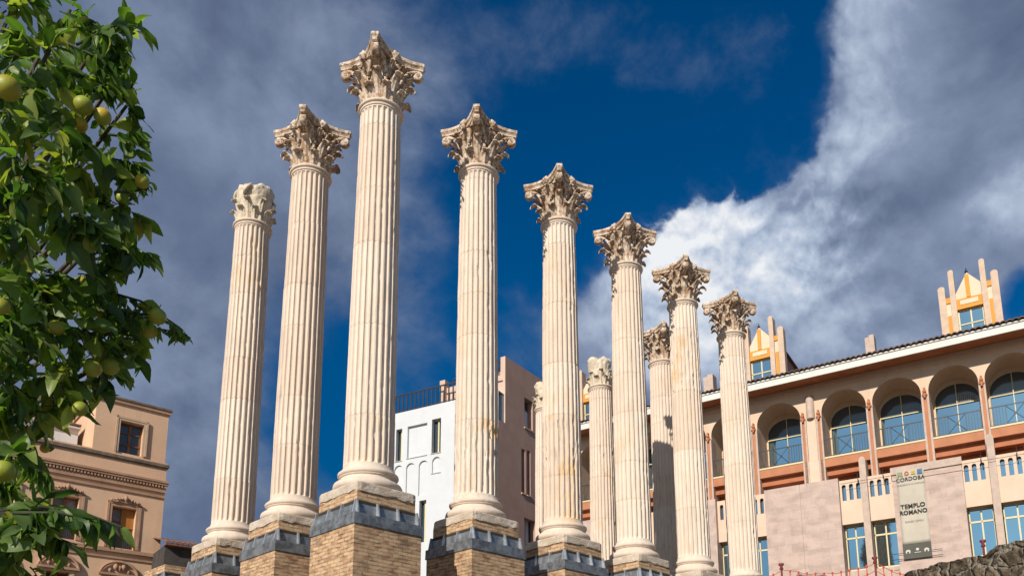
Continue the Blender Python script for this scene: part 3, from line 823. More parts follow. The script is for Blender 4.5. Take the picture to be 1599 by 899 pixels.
# ------------------------------------------------------------------ arcaded building on the right
BZ = -GZ
TH = empty('arcaded_building', (32, .6522, GZ), -77)
tag(TH, 'long salmon building with balconies under round arches, tiled eave and orange roof turrets', 'building')
def B(name, mb, mt, parent=TH, uv=True): return mb.build(name, mt, parent, BZ, uv)
arches = [(-18.45, -16.05), (-14.9, -12.5), (-12.18, -9.83), (-9.5, -7.12), (-6.75, -4.28), (-3.13, -.78), (-.46, 1.96), (2.32, 4.65), (4.94, 7.3), (8.45, 10.85), (11.2, 13.6)]
xl, xr = -19.9, 14
front_ = MB(); front_.wall(xl, xr, 9.739, 14.6, [(a, b, 9.74, 13.5, 1.13) for a, b in arches], 0, 1.85)
front_.build('arcade_wall', M_LOGG, TH, BZ)
body = MB(); body.box(xl, xr, 1.95, 12, -7.3, 14.4); B('building_body', body, M_LOGG)
for a, b in arches:
    c = (a+b)/2
    if a < -13 and a > -21: pass
    # loggia window : glass with frame, arched top
    wnd = MB(); n = 18; hw = (b-a)/2-.10; sp = 12.35; rs = .86
    fr_ = MB()
    pts = [(c-hw, 9.75)]+[(c-hw*math.cos(math.pi*k/n), sp+rs*math.sin(math.pi*k/n)) for k in range(n+1)]+[(c+hw, 9.75)]
    back_ = MB()
    for k in range(n+1):
        p, q = pts[k+1]; p0 = a if k == 0 else None
    # wall around the arched window
    cur = [(c-(b-a)/2*math.cos(math.pi*k/n), sp-.0+1.15*math.sin(math.pi*k/n)) for k in range(n+1)]
    cur2 = pts[1:-1]
    back_.grid([[(p, 1.80, q), (r_, 1.80, s_)] for (p, q), (r_, s_) in zip(cur, cur2)], False)
    back_.quad((a, 1.80, 9.75), (c-hw, 1.80, 9.75), (c-hw, 1.80, sp), (a, 1.80, sp)); back_.quad((c+hw, 1.80, 9.75), (b, 1.80, 9.75), (b, 1.80, sp), (c+hw, 1.80, sp))
    B('window_wall', back_, M_LOGG)
    fr_.tube([(p, 1.78, q) for p, q in pts], .022, 5)
    fr_.box(c-hw, c+hw, 1.75, 1.81, 12.03, 12.08); fr_.box(c-.02, c+.02, 1.755, 1.815, 9.75, 13.2); fr_.box(c-hw, c+hw, 1.76, 1.80, 9.75, 9.85)
    W_ = B('loggia_window', fr_, M_YFR)
    gl = MB(); gl.quad((c-hw, 1.84, 9.75), (c+hw, 1.84, 9.75), (c+hw, 1.84, 12.05), (c-hw, 1.84, 12.05)); B('glass', gl, M_GLASS, W_)
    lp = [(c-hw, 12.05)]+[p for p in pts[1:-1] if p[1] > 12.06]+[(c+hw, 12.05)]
    gl = MB(); gl.add([(p, 1.84, q) for p, q in lp], [tuple(range(len(lp)))]); B('lunette_painted_reflection', gl, M_GLASS_D, W_)  # pane coloured dark in place of the soffit mirrored in the upper glass
    if int(abs(a)*10) % 3 != 1:
        bl = MB(); nb = 9; x0 = c+.06; x1 = c+hw*.86
        for k in range(nb): bl.box(x0+(x1-x0)*k/nb, x0+(x1-x0)*(k+.62)/nb, 1.815, 1.83, 12.09, 12.09+.52*(1-.45*(k/nb)**2))
        B('slat_blind', bl, M_CURT, W_)
    # balcony slab, bands, railing
    sb = MB(); sb.box(a+.002, b-.002, -.03, 1.79, 9.27, 9.738); B('balcony_slab', sb, M_TERRA_L)
    sb = MB(); sb.box(a+.002, b-.002, -.06, .10, 9.742, 9.83); B('balcony_sill', sb, M_YFR)
    rl = MB(); rl.box(a, b, .055, .095, 10.84, 10.89); rl.box(a, b, .06, .09, 9.90, 9.93)
    W3 = b-a; x = a+.08
    while x < b-.05:
        if not (c-.42 < x < c+.42): rl.box(x-.011, x+.011, .065, .087, 9.83, 10.85)
        x += .135
    for x in (c-.42, c+.42): rl.box(x-.016, x+.016, .06, .09, 9.83, 10.85)
    for s_ in (-1, 1): rl.tube([(c-.42*s_, .075, 9.93), (c+.42*s_, .075, 10.84)], .016, 4)
    rl.add([(c+.075*math.cos(R(t)), .05, 10.385+.075*math.sin(R(t))) for t in range(0, 360, 30)]+[(c+.075*math.cos(R(t)), .10, 10.385+.075*math.sin(R(t))) for t in range(0, 360, 30)],
           [tuple(range(12)), tuple(range(23, 11, -1))]+[(i_, i_+12, (i_+1) % 12+12, (i_+1) % 12) for i_ in range(12)])
    B('balcony_railing', rl, M_IRON, uv=False)
# second band and recess under the balconies
lo = MB(); lo.box(xl, xr, .30, 1.90, 8.86, 9.265); B('lower_band', lo, M_TERRA)
rec = MB(); rec.box(xl, xr, .95, 1.94, 3, 8.85); B('recess_wall', rec, M_TERRA)
# piers between arches : stone cheeks, red strip, bracket
edges = [(arches[k][1], arches[k+1][0]) for k in range(len(arches)-1)]
def strip_pier(x0, x1):
    pm = MB(); zt = 12.34
    wdt = x1-x0; e = wdt*.26
    pm.box(x0-.01, x0+e, -.10, .60, 8.0, zt-.2); pm.box(x1-e, x1+.01, -.10, .60, 8.0, zt-.2); pm.box(x0, x1, -.03, 1.6, 8.0, 9.7)
    B('pier', pm, M_STONE)
    rs_ = MB(); rs_.box(x0+e+.002, x1-e-.002, -.055, -.004, 8.0, 12.0); B('red_strip', rs_, M_TERRA_L)
    bk = MB(); cx = (x0+x1)/2
    bk.prism([(cx-.045, 12.02), (cx+.045, 12.02), (cx+.05, 12.56), (cx-.05, 12.56)], -.20, -.005)
    bk.box(cx-.13, cx+.13, -.17, -.006, 12.14, 12.22); bk.box(cx-.09, cx+.09, -.24, -.12, 12.30, 12.40)
    B('bracket', bk, M_TERRA)
for a, b in edges:
    if b-a < .6: strip_pier(a, b)
    else:
        strip_pier(a, a+.30); strip_pier(b-.30, b)
        hp = MB(); cx = (a+b)/2; rows = []
        for z in (12.15, 13.45, 13.55):
            k = 1 if z < 13.5 else .6
            rows.append([(cx+.22*k*math.cos(R(t)), -.04-.26*k*math.sin(R(t)), z) for t in range(0, 181, 20)])
        hp.grid(rows, True); hp.add(rows[0], [tuple(range(len(rows[0])))]); hp.add(rows[-1], [tuple(range(len(rows[0])))])
        B('rain_hopper', hp, M_STONE)
        pl = MB(); pl.box(a+.34, b-.34, -.06, -.002, 9.74, 12.15); pl.box(a+.02, b-.02, -.055, 1.9, 8.0, 9.738); B('pilaster', pl, M_PINKP)
mo = MB(); mo.box(xl, xr, -.05, -.003, 13.72, 13.80); mo.box(xl, xr, -.035, -.004, 13.95, 14.02); B('frieze_moulding', mo, M_LOGG)
# eave
ev = MB(); ev.add([(xl, -1.38, 14.0), (xr, -1.38, 14.0), (xr, .05, 14.17), (xl, .05, 14.17)], [(3, 2, 1, 0)]); B('eave_soffit', ev, M_SOFFIT)
ev = MB(); ev.box(xl, xr, -1.44, -1.375, 13.97, 14.44); ev.box(xl, xr, -1.50, -1.442, 14.34, 14.42); B('fascia', ev, M_FASCIA)
rf = MB(); pitch = .27; ns_ = int((xr-xl)/pitch*8); rows = []
for i_ in range(ns_+1):
    x = xl+(xr-xl)*i_/ns_; ph = (x/pitch) % 1; h = .085*abs(math.sin(math.pi*ph))**.7; jx = .015*math.sin(x*7.3)
    rows.append([(x, -1.62+jx, 14.425+h-.035), (x, -1.62+jx, 14.455+h), (x, -.9, 14.62+h), (x, 2.0, 15.25+h), (x, 6, 16.2+h)])
rf.grid(rows, False); rf.add([(xl, -1.44, 14.425), (xr, -1.44, 14.425), (xr, 6, 16.0), (xl, 6, 16.0)], [(0, 1, 2, 3)])
B('tile_roof', rf, M_TILE)
# stone cladding panels, salmon panels with slots, windows
def clad(x0, x1, seam=None, ledge=False):
    c_ = MB()
    if seam: c_.box(x0, seam-.012, -.60, .9, -7.3, 8.36); c_.box(seam+.012, x1, -.60, .9, -7.3, 8.36); c_.box(x0+.1, x1-.1, -.56, .85, -7.3, 8.34)
    else: c_.box(x0, x1, -.60, .9, -7.3, 8.36)
    o = B('stone_panel', c_, M_CLAD)
    if ledge:
        l_ = MB(); l_.box(x0-.03, x1+.03, -.68, -.602, 8.02, 8.40); l_.box(x0-.03, x1+.03, -.64, -.60, 7.70, 7.74); B('coping', l_, M_STONE, o)
clad(-6.41, -2.43, -4.45); clad(.24, 3.51, None, True); clad(6.32, 9.7, None, True); clad(-12.6, -9.25); clad(-19, -15.2)
def salmon(x0, x1, slots, mids):
    sm_ = MB(); sm_.wall(x0, x1, 5.87, 8.28, [(s_-.105, s_+.105, 7.16, 8.04, .10) for s_ in slots], -.28, .22)
    sm_.quad((x0, -.28, 8.28), (x1, -.28, 8.28), (x1, .2, 8.28), (x0, .2, 8.28)); sm_.quad((x0, .9, 5.87), (x1, .9, 5.87), (x1, -.28, 5.87), (x0, -.28, 5.87))
    sm_.quad((x0, .2, 5.9), (x1, .2, 5.9), (x1, .2, 7.0), (x0, .2, 7.0))
    o = B('salmon_panel', sm_, M_PINKP)
    g_ = MB(); g_.box(x0+.02, x1-.02, -.055, -.03, 7.0, 8.2); B('slot_glass', g_, M_GLASS, o)
    xs = [x0]+sorted(sum([[m_-.17, m_+.17] for m_ in mids], []))+[x1]
    for k in range(0, len(xs), 2):
        a, b = xs[k]+.03, xs[k+1]-.03
        if b-a < .4: continue
        f_ = MB(); c = (a+b)/2; y0, y1 = .16, .24
        for bx in ((a, a+.055, 3.4, 5.86), (b-.055, b, 3.4, 5.86), (c-.035, c+.035, 3.45, 5.80), (a, b, 5.80, 5.86), (a, b, 5.14, 5.23), (a, b, 3.4, 3.5)):
            f_.box(bx[0], bx[1], y0, y1, bx[2], bx[3])
        W_ = B('casement_window', f_, M_YFR); gl = MB(); gl.box(a, b, .20, .215, 3.42, 5.84); B('glass', gl, M_GLASS, W_)
    for m_ in mids:
        p_ = MB(); pts = [(m_-.165, -7.3), (m_+.165, -7.3), (m_+.165, 9.18), (m_+.10, 9.30), (m_, 9.35), (m_-.10, 9.30), (m_-.165, 9.18)]
        p_.prism(pts, -.56, .2); B('stone_fin', p_, M_STONE)
    lw = MB(); lw.box(x0, x1, .0, .9, -7.3, 3.4); B('lower_wall', lw, M_STONE)
salmon(-2.43, .24, [-2.22, -1.85, -1.49, -.80, -.43, -.06], [-1.15])
salmon(3.51, 6.32, [3.68, 4.04, 4.40, 5.28, 5.64, 6.0], [4.86])
salmon(-9.25, -6.41, [-9.0, -8.63, -8.26, -7.4, -7.03, -6.66], [-7.83])
salmon(-15.2, -12.6, [-14.9, -14.5, -14.1, -13.5, -13.1], [-13.9])
salmon(9.7, 12.5, [9.95, 10.3, 10.7, 11.5, 11.9], [11.1])
# thin rods and brackets over the panels
rd = MB()
for x0, x1 in ((-2.3, .2), (3.5, 6.3)):
    rd.tube([(x0, -.72, 7.98), (x1, -.72, 7.98)], .012, 5)
    for x in (x0+.9, x1-.35): rd.tube([(x, -.72, 7.9), (x, -.72, 8.45)], .018, 5); rd.tube([(x, -.72, 8.0), (x, -.28, 8.0)], .012, 5)
B('cable_rod', rd, M_IRON, uv=False)
# roof turrets
def turret(x0, side):
    T = empty('roof_turret', (x0, 0, BZ), 0, TH)
    def T_(name, mb, mt, par=T): return mb.build(name, mt, par, 0, True)
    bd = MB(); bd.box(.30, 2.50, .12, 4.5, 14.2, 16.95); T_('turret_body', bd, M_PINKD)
    cp = MB(); cp.box(.22, 2.62, .30, 4.7, 16.951, 17.03); cp.box(2.50, 2.66, .16, 4.7, 16.90, 16.99); T_('turret_tiles', cp, M_TILER)
    for a, b, zt, d in ((.0, .33, 17.85, .16), (.55, .81, 18.62, .24), (2.02, 2.28, 18.80, .24), (2.49, 2.82, 18.05, .16)):
        p_ = MB(); r_ = (b-a)/2; c = (a+b)/2
        pts = [(a, 14.2), (b, 14.2)]+[(c+r_*math.cos(R(t)), zt-r_*.9+r_*.9*math.sin(R(t))) for t in range(0, 181, 20)]
        p_.prism(pts, -.02-d, .30); T_('stone_fin', p_, M_FIN)
    for a, b, zt in ((.32, .55, 17.15), (2.28, 2.50, 17.55)):
        w_ = MB(); w_.box(a, b, -.10, .118, 14.2, zt-.30); T_('cream_infill', w_, M_CREAMP)
        w_ = MB(); w_.box(a, b, -.16, .119, zt-.30, zt); w_.box(a+.03, b-.03, -.15, -.102, 14.2, zt-1.0); T_('orange_trim', w_, M_ORANGE)
    gb = MB(); gb.prism([(.80, 16.95), (2.03, 16.95), (2.03, 17.62), (1.42, 18.36), (.80, 17.28)], -.06, .119); T_('gable', gb, M_CREAMP)
    tr_ = MB(); tr_.box(1.31, 1.50, -.16, -.062, 16.95, 18.20); tr_.box(.80, 2.03, -.13, .119, 16.38, 16.948); T_('orange_trim', tr_, M_ORANGE)
    kn = MB(); kn.lathe([(0, -.06), (.07, -.03), (.08, .03), (.03, .07), (.02, .20), (0, .22)], 10, (1.41, -.05, 18.40)); T_('finial', kn, M_IRON)
    lt = MB(); lt.box(.98, 1.82, -.155, -.132, 16.60, 16.84); T_('cream_tablet', lt, M_CREAMP)
    fr_ = MB()
    for bx in ((.80, .88, 14.6, 16.38), (1.95, 2.03, 14.6, 16.38), (1.385, 1.445, 14.6, 16.38), (.80, 2.03, 15.55, 15.61), (.80, 2.03, 16.30, 16.38)):
        fr_.box(bx[0], bx[1], .03, .09, bx[2], bx[3])
    W_ = T_('turret_window', fr_, M_YFR); gl = MB(); gl.box(.80, 2.03, .07, .085, 14.6, 16.38); gl.build('glass', M_GLASS, T, 0)
for x0 in (3.28, -7.68, -18.75): turret(x0, 1)
for a, b in ((-.56, -.08), (-9.86, -9.24)):
    ch = MB(); ch.box(a, a+.42*(b-a), .1, .7, 14.3, 16.2); ch.box(a+.46*(b-a), b, .04, .7, 14.3, 16.28); ch.box(a+.03, b-.03, .12, .66, 14.3, 16.12); B('roof_fin', ch, M_STONE)

# banner on the stone panel
th_m = Matrix.Translation((32, .6522, 0)) @ Matrix.Rotation(R(-77), 4, 'Z')
bp_ = th_m @ Vector((1.13, -.71, 3.55))
BN = empty('banner', bp_, -77); tag(BN, 'tall pale cloth banner reading TEMPLO ROMANO on the stone panel', 'banner')
cl = MB(); rows = []
for i_ in range(9):
    x = -.655+1.31*i_/8; rows.append([(x, .012*math.sin(x*5+z)+.01*math.sin(z*3), z) for z in [k*.19 for k in range(4, 25)]])
cl.grid(rows, True); o = cl.build('cloth', M_BANNER, BN); md = o.modifiers.new('s', 'SOLIDIFY'); md.thickness = .012
bb = MB(); bb.box(-.66, .66, -.03, -.016+.03, 0, .76); bb.build('dark_band', M_BAND, BN)
def text(s_, size, x, z, mt, sx=1.0, y=-.052, name='lettering', bold=.0):
    cu = bpy.data.curves.new('t', 'FONT'); cu.body = s_; cu.size = size; cu.align_x = 'CENTER'; cu.offset = bold; cu.extrude = .002
    ob = bpy.data.objects.new('t', cu); COL.objects.link(ob)
    dg = bpy.context.evaluated_depsgraph_get(); me = bpy.data.meshes.new_from_object(ob.evaluated_get(dg)); bpy.data.objects.remove(ob)
    me.materials.append(mt); o = bpy.data.objects.new(name, me); COL.objects.link(o); o.parent = BN
    o.rotation_euler = (R(90), 0, 0); o.scale = (sx, 1, 1); o.location = (x, y, z); return o
text('CÓRDOBA', .27, 0, 4.02, M_INK, 1.02, bold=.002)
text('PATRIMONIO DE LA HUMANIDAD', .095, 0, 3.80, M_INKG, .9)
text('TEMPLO', .29, 0, 2.60, M_INK, 1.08, bold=.007)
text('ROMANO', .29, 0, 2.28, M_INK, 1.0, bold=.007)
text('ROMAN TEMPLE', .11, 0, 1.86, M_INKG, 1.1)
M_W = simple('white_print', (.6, .58, .52), .8, .02); cols4 = [(.25, .36, .14), (.55, .13, .05), (.55, .42, .10), (.06, .17, .34)]
for k, cc in enumerate(cols4):
    mt = simple('emblem_ink', cc, .8, .05); em = MB(); cx = -.46+k*.31; cz = 4.42
    if k == 0:
        for a in range(3):
            for b_ in range(3): em.box(cx-.12+a*.085, cx-.06+a*.085, -.054, -.03, cz-.11+b_*.08, cz-.055+b_*.08)
    elif k == 1:
        P = []
        for a in range(16): r0 = .12 if a % 2 else .095; P.append((r0, a*22.5))
        vs = [(cx+r*math.cos(R(a)), -.054, cz+r*math.sin(R(a))) for r, a in P]+[(cx+.06*math.cos(R(a)), -.054, cz+.06*math.sin(R(a))) for r, a in P]
        em.add(vs, [(i_, (i_+1) % 16, (i_+1) % 16+16, i_+16) for i_ in range(16)])
    elif k == 2:
        for a in range(4):
            x_, z_ = cx+.07*math.cos(R(45+a*90)), cz+.07*math.sin(R(45+a*90))
            em.add([(x_+.055*math.cos(R(t)), -.054, z_+.055*math.sin(R(t))) for t in range(0, 360, 30)], [tuple(range(12))])
    else:
        for a in range(5): em.box(cx-.12+a*.052, cx-.088+a*.052, -.054, -.03, cz-.12, cz+.12); em.box(cx-.12, cx+.12, -.037, -.031, cz-.12+a*.052, cz-.095+a*.052)
    em.build('emblem', mt, BN)
for k, cx in enumerate((-.42, .02, .44)):
    em = MB()
    if k != 1: 
        em.add([(cx+.12*math.cos(R(t)), -.054, .36+.10*math.sin(R(t))) for t in range(0, 181, 20)], [tuple(range(10))])
        em.box(cx-.11, cx-.05, -.0541, -.0345, .28, .355); em.box(cx+.04, cx+.10, -.0541, -.0345, .27, .355)
    else: em.add([(cx+.08*math.cos(R(t)), -.054, .44+.07*math.sin(R(t))) for t in range(0, 360, 45)], [tuple(range(8))]); em.box(cx-.15, cx+.15, -.054, -.0345, .27, .30)
    em.build('emblem', M_W, BN)
bars = MB()
for z in (.32, .03): bars.tube([(-1.2, -.0, z), (1.15, -.0, z+.0)], .014, 5)
bars.build('banner_rod', M_IRON, BN, uv=False)

# ------------------------------------------------------------------ white house
WX, WY = 28, 35.1864
WH = empty('white_house', (WX, WY, GZ), -73); tag(WH, 'white rendered house with blind arches and a railed roof terrace', 'house')
def Wb(name, mb, mt, parent=WH, uv=True): return mb.build(name, mt, parent, BZ, uv)
xe = 6.89
wl = MB()
holes = [(-2.62, -2.03, 17.2, 19.9), (-1.5, .40, 17.28, 19.95), (.84, 1.70, 17.28, 20.1), (-2.72, -1.9, 11.0, 16.85, .40), (-1.55, -.72, 11.0, 16.85, .40), (-.33, .52, 14.0, 16.85, .40), (.92, 1.70, 15.65, 16.95, .38), (-.20, .45, 10.25, 13.6),
         (3.0, 3.9, 17.3, 20.1), (4.8, 5.7, 17.3, 20.1)]
wl.wall(-4.6, xe, -7.3, 21.3, holes, 0, .32)
wl.quad((-4.6, 0, 21.3), (xe, 0, 21.3), (xe, 8, 21.3), (-4.6, 8, 21.3)); wl.quad((-4.6, 8, -7.3), (-4.6, 0, -7.3), (-4.6, 0, 21.3), (-4.6, 8, 21.3)); Wb('wall', wl, M_WHITE)
wb_ = MB(); wb_.box(-4.5, xe-.01, .60, 8, -7.3, 21.2); 
for h in holes:
    if h in (holes[0], holes[2], holes[7], holes[8], holes[9]):
        f_ = MB(); a, b, c_, d = h[:4]; q = a+(b-a)*.42
        f_.box(a, b, .40, .44, c_, c_+.08); f_.box(q, q+.13, .34, .44, c_, d); f_.box(b-.07, b, .38, .44, c_, d); f_.box(a, b, .38, .44, d-.08, d)
        o = Wb('window', f_, M_YFR); gl = MB(); gl.box(a-.01, b+.01, .45, .47, c_, d); Wb('glass', gl, M_GLASS_D, o)
    else:
        dp = .14 if len(h) > 4 else .22
        f_ = MB(); f_.quad((h[0]-.01, dp, h[2]-.01), (h[1]+.01, dp, h[2]-.01), (h[1]+.01, dp, h[3]+.01), (h[0]-.01, dp, h[3]+.01)); Wb('blind_panel', f_, M_WHITE)
Wb('rear_wall', wb_, M_WHITE)
sl_ = MB()
for h in (holes[0], holes[1], holes[2], holes[6]): sl_.box(h[0]-.05, h[1]+.05, -.05, -.002, h[2]-.07, h[2]-.01)
Wb('sill', sl_, simple('grey_sill', (.45, .44, .42), .8))
rl = MB(); x = -4.5
while x < xe-.2: rl.box(x-.045, x+.045, .1, .16, 21.3, 22.85); x += .40
rl.box(-4.6, xe-.1, .08, .16, 22.80, 22.90); rl.box(-4.6, xe-.1, .09, .15, 21.42, 21.48); Wb('terrace_railing', rl, M_IRON, uv=False)
rl = MB(); x = 1.7
while x < xe-.2: rl.box(x-.022, x+.022, .1+1.5, .14+1.5, 22.6, 24.0); x += .30
rl.box(1.7, xe-.1, 1.58, 1.66, 23.95, 24.05); Wb('upper_railing', rl, M_IRON, uv=False)
pb = MB(); pb.box(1.1, 1.6, .6, 1.2, 21.3, 23.55); Wb('terrace_pillar', pb, M_PINKL)
pb = MB(); pb.box(1.6, 6.0, 1.3, 6, 21.3, 22.6); Wb('terrace_wall', pb, M_PINKL)

# rose rendered house with its corner and side wall
PK = empty('rose_house', (30.015, 28.5957, GZ), 11); tag(PK, 'tall rose rendered house wall with narrow slit windows, next to the white house', 'house')
def Pb(name, mb, mt, parent=PK, uv=True): return mb.build(name, mt, parent, BZ, uv)
sw = MB()
sh_ = [(3.45, 4.62, 19.5, 22.0), (3.03, 3.55, 14.0, 17.6), (3.80, 4.25, 14.0, 17.7), (3.36, 4.9, 8.5, 12.1)]
sw.wall(.02, 14, -7.3, 18.95, [h for h in sh_ if h[3] < 18.9], 0, .55)
sw.wall(.88, 14, 18.95, 24.45, [sh_[0]], 0, .55)
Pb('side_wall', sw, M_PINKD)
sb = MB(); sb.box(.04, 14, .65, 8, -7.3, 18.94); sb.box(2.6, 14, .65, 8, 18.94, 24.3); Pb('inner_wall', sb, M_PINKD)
for h in sh_:
    f_ = MB(); f_.box(h[0], h[1], .50, .56, h[2], h[3]); o = Pb('window', f_, M_GLASS_D)
    s_ = MB(); s_.box(h[0]-.05, h[1]+.08, -.10, .05, h[2]-.12, h[2]-.01); Pb('sill', s_, M_FRAME_S, o)
    f2 = MB(); f2.box((h[0]+h[1])/2-.03, (h[0]+h[1])/2+.03, .44, .50, h[2], h[3]); Pb('frame', f2, M_WOOD, o)
# lit return wall with balcony
fr2 = empty('upper_front', (.88, 0, BZ), -84, PK)
fw = MB(); fw.wall(-6, 0, 18.95, 22.9, [(-1.6, -.62, 19.6, 21.6, .5)], 0, .5); fw.wall(-.42, 0, 22.9, 24.45, [], 0, .3); fw.wall(-6, -.42, 22.9, 22.95, [], 0, .3)
fw.quad((-6, 0, 22.95), (-.42, 0, 22.95), (-.42, 3, 22.95), (-6, 3, 22.95)); fw.quad((-.42, 3, 22.9), (-.42, 0, 22.9), (-.42, 0, 24.45), (-.42, 3, 24.45)); fw.quad((-.42, 0, 24.45), (0, 0, 24.45), (0, 3, 24.45), (-.42, 3, 24.45))
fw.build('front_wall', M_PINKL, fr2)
dr = MB(); dr.box(-1.7, -.5, .4, .45, 19.5, 21.7); dr.build('balcony_door', M_WOOD, fr2)
rl = MB(); x = -4
while x < -.4: rl.box(x-.02, x+.02, -.62, -.58, 18.95, 20.55); rl.box(x-.02, x+.02, .1, .14, 22.95, 24.2); x += .26
rl.box(-4, -.4, -.64, -.56, 20.5, 20.6); rl.box(-4, -.45, .08, .16, 24.15, 24.25); rl.build('balcony_railing', M_IRON, fr2, uv=False)
bs = MB(); bs.box(-4, -.35, -.7, 0, 18.80, 18.948); bs.build('balcony_slab', M_PINKD, fr2)

# ------------------------------------------------------------------ peach building on the left
LB = empty('peach_building', (2.2968, 24, GZ), -4); tag(LB, 'peach rendered corner building with carved window surrounds and a roof room', 'building')
def Lb(name, mb, mt, parent=LB, uv=True): return mb.build(name, mt, parent, BZ, uv)
XR, XLf = 2.27, -14
rows2 = [(.12, 1.12, 3.52, 5.42), (-2.22, -1.22, 3.60, 5.50), (-4.6, -3.6, 3.6, 5.5)]
low = [(.20, 1.05, -.5, 2.15), (-2.2, -1.3, -.5, 2.15), (-4.6, -3.7, -.5, 2.15)]
lw = MB(); lw.wall(XLf, XR, -7.3, 7.9, rows2+low, 0, .38); lw.quad((XR, 0, -7.3), (XR, 9, -7.3), (XR, 9, 7.9), (XR, 0, 7.9)); lw.quad((XLf, 0, 7.9), (XR, 0, 7.9), (XR, 9, 7.9), (XLf, 9, 7.9))
Lb('wall', lw, M_PEACH)
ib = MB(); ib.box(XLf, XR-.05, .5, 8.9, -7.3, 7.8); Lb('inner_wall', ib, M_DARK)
pw = MB(); PW = (.12, 1.12, 7.98, 9.50)
pw.wall(-.92, 2.18, 7.9, 10.36, [PW], .04, .35); pw.quad((2.18, .04, 7.9), (2.18, 4, 7.9), (2.18, 4, 10.36), (2.18, .04, 10.36)); pw.quad((-.92, 4, 7.9), (-.92, .04, 7.9), (-.92, .04, 10.36), (-.92, 4, 10.36))
Lb('roof_room_wall', pw, M_PEACH)
tp = MB(); tp.box(-1.05, 2.30, -.10, 4.1, 10.46, 10.55); Lb('roof_room_ledge', tp, M_LEDGE); tp = MB(); tp.box(-1.0, 2.25, -.05, 4.05, 10.30, 10.458); Lb('roof_room_cornice', tp, M_PEACHD)
led = MB(); led.box(XLf, 2.36, -.10, .60, 7.66, 7.80); led.box(XLf, 2.31, -.05, .0, 7.58, 7.66); Lb('parapet_ledge', led, M_LEDGE)
co = MB(); co.box(XLf, 2.38, -.22, -.002, 6.86, 6.96); co.box(XLf, 2.36, -.18, -.003, 6.76, 6.858); co.box(XLf, 2.30, -.09, -.004, 6.42, 6.62); co.box(XLf, 2.29, -.07, -.005, 6.16, 6.28)
x = XLf
while x < 2.3: co.box(x, x+.075, -.15, -.006, 6.63, 6.755); x += .135
Lb('cornice', co, M_PEACHD)
sc_ = MB(); sc_.box(XLf, 2.33, -.13, -.002, 3.30, 3.46); sc_.box(XLf, 2.29, -.06, -.003, 3.02, 3.10); Lb('string_course', sc_, M_PEACHD)
def surround(h, orn=True, wdt=.17, top=5.72):
    a, b, c_, d = h[:4]; s_ = MB()
    s_.box(a-wdt, a, -.035, -.002, c_, d+wdt); s_.box(b, b+wdt, -.035, -.002, c_, d+wdt); s_.box(a, b, -.035, -.002, d, d+wdt)
    s_.box(a-wdt-.04, a-wdt+.05, -.055, -.003, c_, d+wdt+.04); s_.box(b+wdt-.05, b+wdt+.04, -.055, -.003, c_, d+wdt+.04); s_.box(a-wdt-.04, b+wdt+.04, -.055, -.004, d+wdt-.05, d+wdt+.04)
    o = Lb('window_surround', s_, M_FRAME_S if not orn else M_PEACHD)
    if orn:
        q = MB(); cx = (a+b)/2; zb = d+wdt+.02
        for sg in (-1, 1):
            P = [(cx+sg*(.62-.5*t), -.10-.02*math.sin(t*9), zb+.02+.16*t**.8+.03*math.sin(t*12)) for t in [k/10 for k in range(11)]]
            q.tube(P, [.04+.015*math.sin(k*1.3) for k in range(11)], 7)
            for k in range(4): q.lathe([(0, -.05), (.05, -.02), (.055, .02), (0, .06)], 8, (cx+sg*(.13+.12*k), -.13, zb+.17-.035*k))
        q.lathe([(0, -.14), (.07, -.10), (.10, 0), (.07, .09), (.03, .12), (0, .19)], 10, (cx, -.14, zb+.20)); q.box(cx-.28, cx+.28, -.10, -.006, zb, zb+.18)
        Lb('carved_crest', q, M_PEACHD, o)
    return o
def panes(h, glassm, y=.28, wood=M_WOOD, leafopen=False):
    a, b, c_, d = h[:4]; f_ = MB(); c = (a+b)/2
    for bx in ((a, a+.06, c_, d), (b-.06, b, c_, d), (c-.06, c+.06, c_, d), (a, b, d-.07, d), (a, b, c_+(d-c_)*.30, c_+(d-c_)*.30+.05), (a, b, c_+(d-c_)*.66, c_+(d-c_)*.66+.05), (a, b, c_, c_+.08)):
        f_.box(bx[0], bx[1], y, y+.05, bx[2], bx[3])
    o = Lb('window', f_, wood); g_ = MB(); g_.box(a, b, y+.052, y+.07, c_, d); Lb('pane', g_, glassm, o); return o
surround(PW, False, .15); panes(PW, M_GLASS_D)
for k, h in enumerate(rows2):
    surround(h, True)
    o = panes(h, M_CURT if k != 0 else M_CURT)
    if k == 0:
        sh2 = MB(); sh2.box((h[0]+h[1])/2-.05, h[1], .245, .275, h[2]+1.0, h[3]-.02); Lb('shutter', sh2, simple('amber_blind', (.42, .17, .03), .7), o)
    r_ = MB(); x = h[0]+.03
    while x < h[1]: r_.box(x-.009, x+.009, .10, .118, h[2], h[2]+.62); x += .085
    r_.box(h[0], h[1], .09, .13, h[2]+.60, h[2]+.63); Lb('window_railing', r_, M_IRON, o, False)
